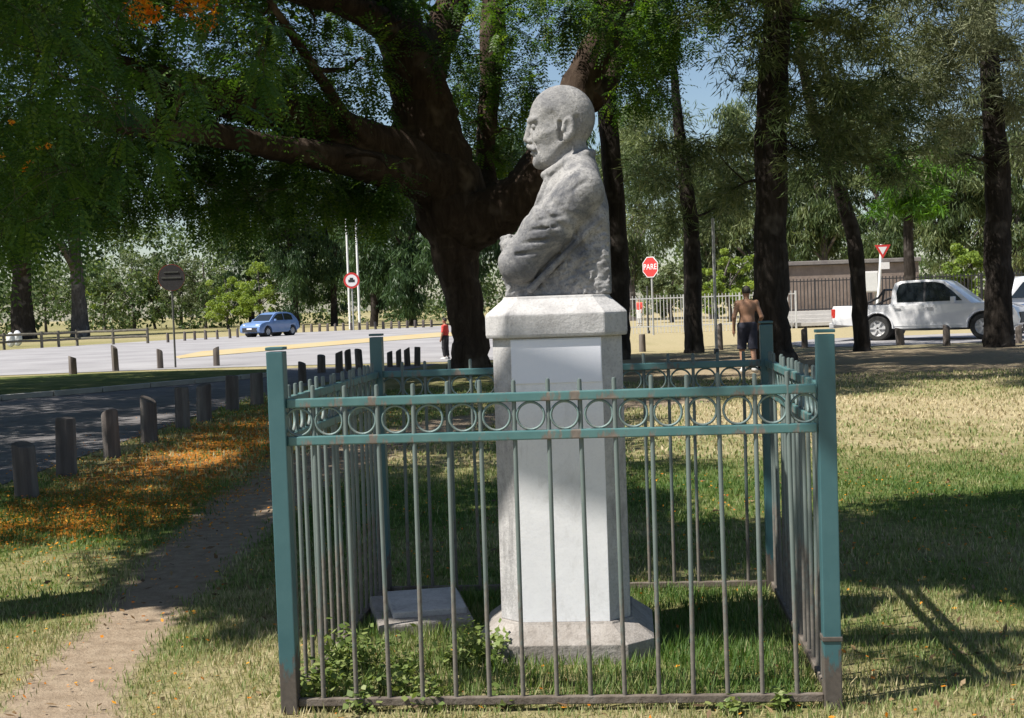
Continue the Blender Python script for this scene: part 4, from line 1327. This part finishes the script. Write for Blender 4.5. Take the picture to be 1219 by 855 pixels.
m_rw = simple('pale_railing_paint', (.5, .5, .5), (.62, .62, .62), 5, .5)
m_rd = simple('black_railing_paint', (.02, .02, .022), (.04, .04, .045), 5, .5)
A0 = ground(748, 398); A1 = ground(948, 391)
railing('park_railing', 'pale metal railing across the sunny grass behind the stop sign', A0[:2], A1[:2], 1.75, m_rw)
B0 = ground(925, 375); 
m_wall = stone('pinkish_wall_stone', (.20, .155, .13), (.28, .22, .185), (.36, .29, .25), 1.6, .4, .4, (.12, .1, .1))
m_roof = simple('roof_slab', (.16, .14, .14), (.24, .22, .21), 3, .9, .3)
m_step = simple('pale_steps', (.42, .40, .38), (.52, .5, .48), 3, .85, .3)
bx0 = 13.2; by = 66.0
hb = at(975, 311, by)[2]
bd = empty('low_building', (bx0, by, 0), -.02, 'low pinkish-grey masonry building with stepped terrace behind the pickup', 'building')
mb = MB(); mb.box((3.3, 3.0, hb / 2 - .1), (6.6, 6, hb - .2)); mb.build('wall', m_wall, bd)
mb = MB(); mb.box((3.3, 3.0, hb - .08), (6.8, 6.3, .2)); mb.build('roof', m_roof, bd, bevel=.03)
for i in range(4):
    mb = MB(); mb.box((2.6, -2.6 + i * .55, .17 + i * .17), (6.6, .56, .17)); mb.build('step', m_step, bd, bevel=.01)
railing('terrace_railing', 'black iron railing on the terrace in front of the masonry building', (bx0 - 1.2, by - .6), (bx0 + 12, by - .85), 2.3, m_rd, .17, 2.6, (.36, .95), .02)

# ================================================================== VEHICLES
def carpaint(name, c, flake=.0):
    m, t, n, l, b = nt(name)
    l.new(ramp(t, noise(t, 2.5, 4, .6, coords(t)), [(.3, tuple(x * .92 for x in c)), (.7, c)]), b.inputs['Base Color'])
    b.inputs['Roughness'].default_value = .35; b.inputs['Coat Weight'].default_value = .8; b.inputs['Coat Roughness'].default_value = .08
    b.inputs['Metallic'].default_value = flake
    return m


m_pw = carpaint('pickup_white_paint', (.72, .72, .74))
m_pb = carpaint('car_blue_paint', (.15, .25, .48), .15)
m_glass = simple('car_glass', (.015, .02, .025), (.02, .025, .03), 3, .06, spec=.8)
m_tyre = simple('tyre_rubber', (.018, .018, .018), (.03, .03, .03), 12, .85, .3)
m_rim = simple('alloy_rim', (.45, .45, .46), (.55, .55, .56), 8, .4, metal=.2)
m_trim = simple('black_trim', (.02, .02, .022), (.035, .035, .038), 8, .6)
m_lampr = simple('tail_lamp', (.45, .02, .02), (.5, .05, .03), 5, .2)
m_lampw = simple('head_lamp', (.7, .72, .75), (.8, .8, .82), 5, .1)


def prof_body(mb, poly, wf, bulge=0.0):
    """side profile polygon (x,z) extruded across the car with half width wf(x,z)"""
    n = len(poly)
    V = [(x, -wf(x, z), z) for x, z in poly] + [(x, wf(x, z), z) for x, z in poly]
    mb.add(V, [tuple(range(n)), tuple(range(2 * n - 1, n - 1, -1))] + [(i, (i + 1) % n, n + (i + 1) % n, n + i) for i in range(n)])


def arch(cx, cz, r, n=9, a0=PI, a1=0):
    return [(cx + r * math.cos(a0 + (a1 - a0) * i / n), cz + r * math.sin(a0 + (a1 - a0) * i / n)) for i in range(n + 1)]


def panel(mb, pts, wf, off, side, th=.012):
    """thin pane lying on the body side"""
    V = []
    for o_ in (off, off - th):
        V += [(x, side * (wf(x, z) + o_), z) for x, z in pts]
    n = len(pts)
    mb.add(V, [tuple(range(n)), tuple(range(2 * n - 1, n - 1, -1))] + [(i, (i + 1) % n, n + (i + 1) % n, n + i) for i in range(n)])


def wheel(root, x, y, r, w, side):
    mb = MB(); mb.lathe([(r * .62, -w / 2), (r * .9, -w / 2), (r * .985, -w * .36), (r, -w * .2), (r, w * .2), (r * .985, w * .36), (r * .9, w / 2), (r * .62, w / 2)], 30, 'y', (0, 0, 0), False)
    wh = empty('wheel'); wh.parent = root; wh.location = (x, y, r)
    mb.build('tyre', m_tyre, wh, 40)
    mb = MB(); mb.lathe([(r * .63, -w * .42), (r * .6, -w * .30), (r * .52, -w * .22), (r * .2, -w * .28), (r * .06, -w * .34)] if side < 0 else [(r * .06, w * .34), (r * .2, w * .28), (r * .52, w * .22), (r * .6, w * .30), (r * .63, w * .42)], 30, 'y', (0, 0, 0), False)
    for k in range(6):
        a = 2 * PI * k / 6
        mb.box((math.cos(a) * r * .36, side * w * .37, math.sin(a) * r * .36), (r * .52, w * .12, r * .13), Matrix.Rotation(-a, 3, 'Y'))
    mb.build('rim', m_rim, wh, 40)


def pickup():
    g = ground(1046, 406.0); g2 = ground(1168, 404.2)
    an = math.atan2(g2[1] - g[1], g2[0] - g[0])
    R = empty('pickup_truck', g, an, 'white double-cab pickup truck parked side-on beyond the trees', 'pickup')
    ox = 1.25          # rear axle sits this far from the tail
    # ground() hit the near wheels: the body centre lies half a width behind
    hwid = .905
    R.location = Vector(g) + Vector((-math.sin(an), math.cos(an), 0)) * .80; R.scale = (1.06, 1.0, 1.04)
    S = lambda pts: [(x - ox, z) for x, z in pts]
    wf = lambda x, z: hwid - .05 * max(0, (z - .95) / .2) - .03 * max(0, (.55 - z) / .2) - .10 * max(0, (x + ox - 4.75) / .58) ** 2
    low = S([(-.13, .52), (-.16, .60), (-.14, 1.0), (-.11, 1.095), (1.60, 1.095), (1.64, 1.13), (3.80, 1.10), (4.35, 1.085), (4.92, 1.02), (5.18, .92), (5.27, .75), (5.31, .58), (5.28, .42), (5.0, .36)])
    low += S([(4.80, .36)]) + S(arch(4.335, .40, .455, 9, -.09, PI + .09)) + S([(3.86, .36), (1.74, .36)]) + S(arch(1.25, .40, .455, 9, -.09, PI + .09)) + S([(.77, .46)])
    mb = MB(); prof_body(mb, low, wf); mb.build('body', m_pw, R, 30, .014)
    # load bed recess rim
    mb = MB(); mb.box((.76 - ox, 0, 1.10), (1.55, 1.5, .012)); mb.build('bed_liner', m_trim, R)
    wc = lambda x, z: .845 - .185 * max(0, (z - 1.1) / .7)
    cab = S([(1.64, 1.08), (1.67, 1.5), (1.74, 1.74), (1.92, 1.805), (2.55, 1.825), (2.98, 1.805), (3.22, 1.75), (3.58, 1.46), (4.02, 1.08)])
    mb = MB(); prof_body(mb, cab, wc); mb.build('cab', m_pw, R, 30, .018)
    for sd in (-1, 1):
        mb = MB(); panel(mb, S([(1.84, 1.16), (1.80, 1.45), (1.87, 1.68), (1.98, 1.735), (2.60, 1.755), (2.61, 1.16)]), wc, .004, sd); mb.build('side_window', m_glass, R)
        mb = MB(); panel(mb, S([(2.67, 1.16), (2.66, 1.755), (2.94, 1.745), (3.16, 1.69), (3.48, 1.43), (3.74, 1.17)]), wc, .004, sd); mb.build('side_window', m_glass, R)
        mb = MB(); panel(mb, S([(2.61, 1.16), (2.60, 1.755), (2.66, 1.755), (2.67, 1.16)]), wc, .003, sd); mb.build('door_pillar', m_trim, R)
        for x0, x1 in ((1.70, 2.62), (2.65, 3.74)):
            mb = MB(); panel(mb, S([(x0 + .02, .44), (x0, 1.07), (x1, 1.07), (x1, .44)]), wf, .010, sd, .016); d = mb.build('door', m_pw, R, None, .004)
            mb = MB(); mb.box((x0 + .16 - ox, sd * (hwid + .022), .985), (.2, .035, .04)); mb.build('handle', m_rim, d, bevel=.006)
        mb = MB(); mb.box((3.52 - ox, sd * 1.0, 1.20), (.13, .2, .19)); mb.build('mirror', m_pw, R, 40, .03)
        mb = MB(); mb.box((2.75 - ox, sd * .9, .33), (1.85, .16, .05)); mb.build('side_step', m_trim, R, bevel=.01)
        mb = MB(); mb.box((-.105 - ox, sd * (hwid - .085), .86), (.13, .15, .30)); mb.build('tail_lamp', m_lampr, R, bevel=.02)
        mb = MB(); mb.box((5.02 - ox, sd * (hwid - .175), .85), (.3, .26, .16), Matrix.Rotation(.2 * sd, 3, 'Z')); mb.build('headlamp', m_lampw, R, bevel=.03)
        for cx in (1.25, 4.335):
            mb = MB()
            P = arch(cx - ox, .40, .47, 14, -.05, PI + .05)
            mb.tube([(x, sd * (hwid - .0), z) for x, z in P], .028, 6); mb.build('wheel_arch_trim', m_trim if False else m_pw, R, 60)
            wheel(R, cx - ox, sd * (hwid - .13), .385, .25, sd)
            mb = MB(); mb.lathe([(.43, -.2), (.43, .2)], 18, 'y', (cx - ox, sd * (hwid - .38), .42)); mb.build('wheel_well', m_trim, R)
    # windscreen, rear glass, roll bar, bumper, tailgate
    def cross(x0, z0, x1, z1, name, inset=.06, out=.005):
        dx, dz = x1 - x0, z1 - z0; l_ = math.hypot(dx, dz); nx, nz = dz / l_ * out, -dx / l_ * out
        if name == 'rear_window': nx, nz = -nx, -nz
        mb = MB(); V = []
        for e in (1, -1):
            V += [(x0 + nx * e - ox, -wc(0, z0) + inset, z0 + nz * e), (x0 + nx * e - ox, wc(0, z0) - inset, z0 + nz * e), (x1 + nx * e - ox, wc(0, z1) - inset, z1 + nz * e), (x1 + nx * e - ox, -wc(0, z1) + inset, z1 + nz * e)]
        mb.add(V, [(0, 1, 2, 3), (7, 6, 5, 4), (0, 1, 5, 4), (1, 2, 6, 5), (2, 3, 7, 6), (3, 0, 4, 7)]); mb.build(name, m_glass, R)
    cross(3.90, 1.15, 3.27, 1.70, 'windscreen'); cross(1.655, 1.2, 1.785, 1.66, 'rear_window')
    mb = MB()
    for sd in (-1, 1):
        mb.tube([(.75 - ox, sd * .74, 1.10), (1.25 - ox, sd * .72, 1.32), (1.42 - ox, sd * .68, 1.55)], .035, 8); mb.tube([(1.35 - ox, sd * .74, 1.10), (1.42 - ox, sd * .68, 1.55)], .035, 8)
    mb.tube([(1.42 - ox, -.68, 1.55), (1.42 - ox, .68, 1.55)], .035, 8); mb.build('roll_bar', m_trim, R, 60)
    mb = MB(); mb.box((-.2 - ox, 0, .50), (.16, 1.6, .18)); mb.build('rear_bumper', m_rim, R, bevel=.03)
    mb = MB(); mb.box((-.165 - ox, 0, .82), (.03, 1.42, .46)); mb.build('tailgate', m_pw, R, bevel=.01)
    mb = MB(); mb.box((5.26 - ox, 0, .62), (.12, 1.2, .32)); mb.build('grille', m_trim, R, bevel=.02)
    # underbody
    mb = MB(); mb.box((2.6 - ox, 0, .40), (4.3, 1.1, .2)); mb.build('chassis', m_trim, R)
    return R


pickup()


def suv():
    g = ground(322, 400.5)
    th = math.radians(180 + 60)
    R = empty('blue_car', g, th, 'blue hatchback crossover driving on the pale road', 'car')
    ox = 2.05; hwid = .88
    S = lambda pts: [(x - ox, z) for x, z in pts]
    wf = lambda x, z: hwid - .07 * max(0, (z - .75) / .25) - .14 * max(0, abs(x) - 1.55) ** 1.5
    low = S([(.05, .45), (.0, .6), (.04, .92), (.1, 1.02), (2.9, 1.0), (3.4, .97), (3.85, .88), (4.06, .72), (4.12, .5), (4.08, .32), (3.84, .26)]) + S(arch(3.28, .34, .40, 9, -.15, PI + .15)) + S([(2.8, .28), (1.25, .28)]) + S(arch(.78, .34, .40, 9, -.15, PI + .15)) + S([(.32, .36)])
    mb = MB(); prof_body(mb, low, wf); mb.build('body', m_pb, R, 38, .03)
    wc = lambda x, z: .80 - .2 * max(0, (z - 1.0) / .58)
    cab = S([(.08, .98), (.3, 1.3), (.55, 1.5), (1.0, 1.58), (1.7, 1.60), (2.1, 1.55), (2.4, 1.44), (3.05, .98)])
    mb = MB(); prof_body(mb, cab, wc); mb.build('cabin', m_pb, R, 38, .03)
    for sd in (-1, 1):
        mb = MB(); panel(mb, S([(.62, 1.06), (.66, 1.36), (.95, 1.48), (1.48, 1.5), (1.5, 1.06)]), wc, .004, sd); mb.build('side_window', m_glass, R)
        mb = MB(); panel(mb, S([(1.56, 1.06), (1.54, 1.5), (2.05, 1.46), (2.3, 1.36), (2.72, 1.06)]), wc, .004, sd); mb.build('side_window', m_glass, R)
        for x0, x1 in ((.95, 1.52), (1.57, 2.6)):
            mb = MB(); panel(mb, S([(x0, .36), (x0, .97), (x1, .97), (x1, .36)]), wf, .006, sd); mb.build('door', m_pb, R)
        mb = MB(); mb.box((2.6 - ox, sd * .93, 1.08), (.12, .18, .14)); mb.build('mirror', m_pb, R, bevel=.03)
        mb = MB(); mb.box((3.83 - ox, sd * .56, .76), (.3, .34, .15), Matrix.Rotation(.35 * sd, 3, 'Z')); mb.build('headlamp', m_lampw, R, bevel=.03)
        mb = MB(); mb.box((.1 - ox, sd * .66, .88), (.16, .2, .2)); mb.build('tail_lamp', m_lampr, R, bevel=.03)
        for cx in (.78, 3.28):
            wheel(R, cx - ox, sd * (hwid - .11), .335, .22, sd)
            mb = MB(); mb.lathe([(.385, -.18), (.385, .18)], 18, 'y', (cx - ox, sd * (hwid - .36), .36)); mb.build('wheel_well', m_trim, R)
    V = []
    mb = MB()
    for x0, z0, x1, z1 in ((2.98, 1.045, 2.42, 1.44),):
        V = []
        for e in (.006, -.01):
            V += [(x0 + e * .6 - ox, -.70, z0 + e), (x0 + e * .6 - ox, .70, z0 + e), (x1 + e * .6 - ox, .57, z1 + e), (x1 + e * .6 - ox, -.57, z1 + e)]
        mb.add(V, [(0, 1, 2, 3), (7, 6, 5, 4), (0, 1, 5, 4), (1, 2, 6, 5), (2, 3, 7, 6), (3, 0, 4, 7)])
    mb.build('windscreen', m_glass, R)
    mb = MB(); mb.box((4.06 - ox, 0, .48), (.12, 1.25, .3)); mb.build('grille', m_trim, R, bevel=.03)
    mb = MB(); mb.box((4.135 - ox, 0, .55), (.015, .42, .1)); mb.build('number_plate', m_signw, R)
    mb = MB(); mb.box((2.05 - ox, 0, .3), (3.2, 1.2, .16)); mb.build('chassis', m_trim, R)


suv()

# ---- vehicle half hidden behind the thick tree at the right
g = ground(1236, 399)
R = empty('parked_van', (g[0], g[1] + 2.2, 0), .03, 'blue and white van nose showing right of the thick upright tree', 'van')
mb = MB(); prof_body(mb, [(-.95, .3), (-1.0, .55), (-.95, .95), (-.6, 1.12), (-.1, 1.75), (.3, 1.92), (3.2, 1.92), (3.3, .3)], lambda x, z: .88 - .12 * max(0, (z - 1.1) / .8)); mb.build('body', m_pw, R, 38, .04)
mb = MB(); panel(mb, [(-.95, .4), (-.9, 1.0), (3.1, 1.0), (3.1, .4)], lambda x, z: .88, .006, -1); mb.build('side_band', m_pb, R)
mb = MB(); panel(mb, [(-.42, 1.2), (.05, 1.72), (.7, 1.76), (.7, 1.2)], lambda x, z: .88 - .12 * max(0, (z - 1.1) / .8), .006, -1); mb.build('side_window', m_glass, R)
for x in (-.2, 2.4):
    for sd in (-1, 1): wheel(R, x, sd * .78, .32, .2, sd)


# ================================================================== PEOPLE
m_skin = simple('skin', (.30, .16, .10), (.36, .20, .13), 6, .55)
m_hair = simple('dark_hair', (.015, .012, .01), (.03, .024, .02), 20, .7, .4)
m_navy = simple('navy_shorts', (.015, .016, .03), (.025, .027, .045), 12, .85, .3)
m_redc = simple('red_cotton', (.55, .05, .04), (.65, .08, .06), 8, .85, .3)
m_dark = simple('black_cotton', (.018, .018, .022), (.03, .03, .035), 12, .9, .3)
m_shoe = simple('pale_trainer', (.5, .5, .5), (.65, .65, .64), 12, .6)


def person(g, rz, H, label, J, top=None, bottom=None, bottom_z=.5, res=.014, sleeves=.5):
    """J: joints in metres for a 1.75 m figure facing +y; one continuous body, clothes as children"""
    s = H / 1.75
    R = empty('person', g, rz, label, 'person'); R.scale = (s, s, s)
    arms = lambda P, sd, e=0.0: smin(sd_cap(P, J['sh' + sd], J['el' + sd], .054 + e, .043 + e), sd_cap(P, J['el' + sd], J['wr' + sd], .042 + e, .029 + e), .02)

    def torso(P, e=0.0):
        d = sd_ell(P, (0, 0, 1.0), (.165 + e, .115 + e, .17 + e))
        d = smin(d, sd_ell(P, (0, .0, 1.16), (.15 + e, .10 + e, .2 + e)), .06)
        d = smin(d, sd_ell(P, (0, -.005, 1.32), (.19 + e, .115 + e, .16 + e)), .06)
        d = smin(d, sd_cap(P, J['shl'], J['shr'], .062 + e), .05)
        return d

    def legs(P, e=0.0):
        d = None
        for q in 'lr':
            a = smin(sd_cap(P, J['hi' + q], J['kn' + q], .088 + e, .06 + e), sd_cap(P, J['kn' + q], J['an' + q], .058 + e, .04 + e), .03)
            d = a if d is None else smin(d, a, .015)
        return d

    def body(P):
        d = smin(torso(P), legs(P), .04)
        for q in 'lr':
            d = smin(d, arms(P, q), .035)
            w = np.array(J['wr' + q]); e = np.array(J['el' + q]); v = (w - e) / np.linalg.norm(w - e)
            pd = np.cross(v, [1, 0, 0]); pd /= np.linalg.norm(pd)
            d = smin(d, sd_cap(P, w, w + v * .075, .03, .034), .015)
            for k in range(4):
                b = w + v * .085 + pd * (.03 - .02 * k)
                d = smin(d, sd_cap(P, b, b + v * (.075 - .008 * abs(k - 1.3)), .0105, .0085), .003)
            b = w + v * .03 + pd * .034
            d = smin(d, sd_cap(P, b, b + v * .05 + pd * .025, .0125, .01), .006)
            a = np.array(J['an' + q]); d = smin(d, sd_cap(P, a + [0, -.03, -.04], a + [0, .15, -.055], .036, .03), .02)
        d = smin(d, sd_cap(P, (0, -.01, 1.42), (0, .005, 1.56), .058, .054), .03)
        h = sd_ell(P, (0, .015, 1.635), (.078, .098, .115))
        h = smin(h, sd_ell(P, (0, .045, 1.575), (.055, .058, .06)), .03)
        h = smin(h, sd_cap(P, (0, .105, 1.635), (0, .122, 1.605), .009, .013), .012)
        h = smin(h, sd_cap(P, (-.02, .098, 1.562), (.02, .098, 1.562), .008), .008)
        for q in (-1, 1):
            h = smin(h, sd_ell(P, (q * .08, .01, 1.63), (.012, .022, .034)), .008)
            h = smax(h, -sd_ell(P, (q * .032, .116, 1.645), (.018, .016, .011)), .01)
        return smin(d, h, .02)

    mn = (-.55, -.55, -.03); mx = (.55, .6, 1.8)
    V, F = nets(body, mn, mx, res); link('body', npmesh('body', V, F, m_skin, True), R)
    V, F = nets(lambda P: np.maximum(sd_ell(P, (0, .005, 1.65), (.087, .105, .112)), np.maximum(P[..., 1] - .06 - (P[..., 2] - 1.66) * .9, 1.60 - P[..., 2] + np.maximum(0, P[..., 1] + .02) * .6)), (-.13, -.15, 1.5), (.13, .16, 1.8), res)
    link('hair', npmesh('hair', V, F, m_hair, True), R)
    if bottom is not None:
        V, F = nets(lambda P: np.maximum(smin(np.maximum(torso(P, .016), P[..., 2] - 1.03), legs(P, .03), .04) , np.maximum(P[..., 2] - 1.02, bottom_z - P[..., 2])) + .004 * snoise(P, 30, 3), (-.4, -.4, bottom_z - .05), (.4, .45, 1.1), res)
        link('shorts' if bottom_z > .3 else 'trousers', npmesh('shorts', V, F, bottom, True), R)
    if top is not None:
        def shirt(P):
            d = torso(P, .016)
            for q in 'lr':
                a = np.array(J['sh' + q]); b = np.array(J['el' + q]); d = smin(d, sd_cap(P, a, a + (b - a) * .75, .072, .066), .03)
            return np.maximum(d, np.maximum(.88 - P[..., 2], P[..., 2] - 1.46)) + .004 * snoise(P, 22, 8)
        V, F = nets(shirt, mn, mx, res); link('shirt', npmesh('shirt', V, F, top, True), R)
    for q in 'lr':
        a = np.array(J['an' + q])
        V, F = nets(lambda P: np.maximum(smin(sd_cap(P, a + [0, -.045, -.04], a + [0, .16, -.05], .048, .04), sd_cap(P, a + [0, -.02, .0], a + [0, 0, -.04], .05), .03), a[2] - .083 - P[..., 2]), tuple(a - [.12, .15, .12]), tuple(a + [.12, .28, .1]), res)
        link('shoe', npmesh('shoe', V, F, m_shoe, True), R)
    return R


JM = dict(shl=(-.185, -.01, 1.40), shr=(.185, -.01, 1.40), ell=(-.27, -.04, 1.12), elr=(.285, -.06, 1.12), wrl=(-.26, .06, .88), wrr=(.25, .12, .93),
          hil=(-.09, 0, .93), hir=(.09, 0, .93), knl=(-.10, .10, .50), knr=(.10, -.01, .50), anl=(-.10, .02, .085), anr=(.105, -.16, .11))
g = ground(891, 443.5)
person(g, .05, 1.78, 'shirtless man in dark shorts walking away across the shaded lawn', JM, None, m_navy, .47, .012)
JC = dict(shl=(-.17, 0, 1.38), shr=(.17, 0, 1.38), ell=(-.24, .02, 1.1), elr=(.24, -.02, 1.1), wrl=(-.22, .1, .88), wrr=(.23, .05, .86),
          hil=(-.09, 0, .93), hir=(.09, 0, .93), knl=(-.1, .04, .5), knr=(.1, .0, .5), anl=(-.11, 0, .085), anr=(.11, -.05, .085))
g = ground(531, 428)
person(g, 1.2, 1.24, 'small person in a bright red shirt and black trousers left of the forked trunk', JC, m_redc, m_dark, .14, .016)
g = ground(577, 427)
person(g, -1.0, 1.2, 'small person in a red shirt showing between the forked trunk and the pedestal', JC, m_redc, m_dark, .14, .016)
for px, py, top, lb in ((762, 388, m_redc, 'distant person in a red top beside the railing left of the stop sign'),):
    g = ground(px, py); person(g, 2.4, 1.7, lb, JC, top, m_shoe, .14, .03)
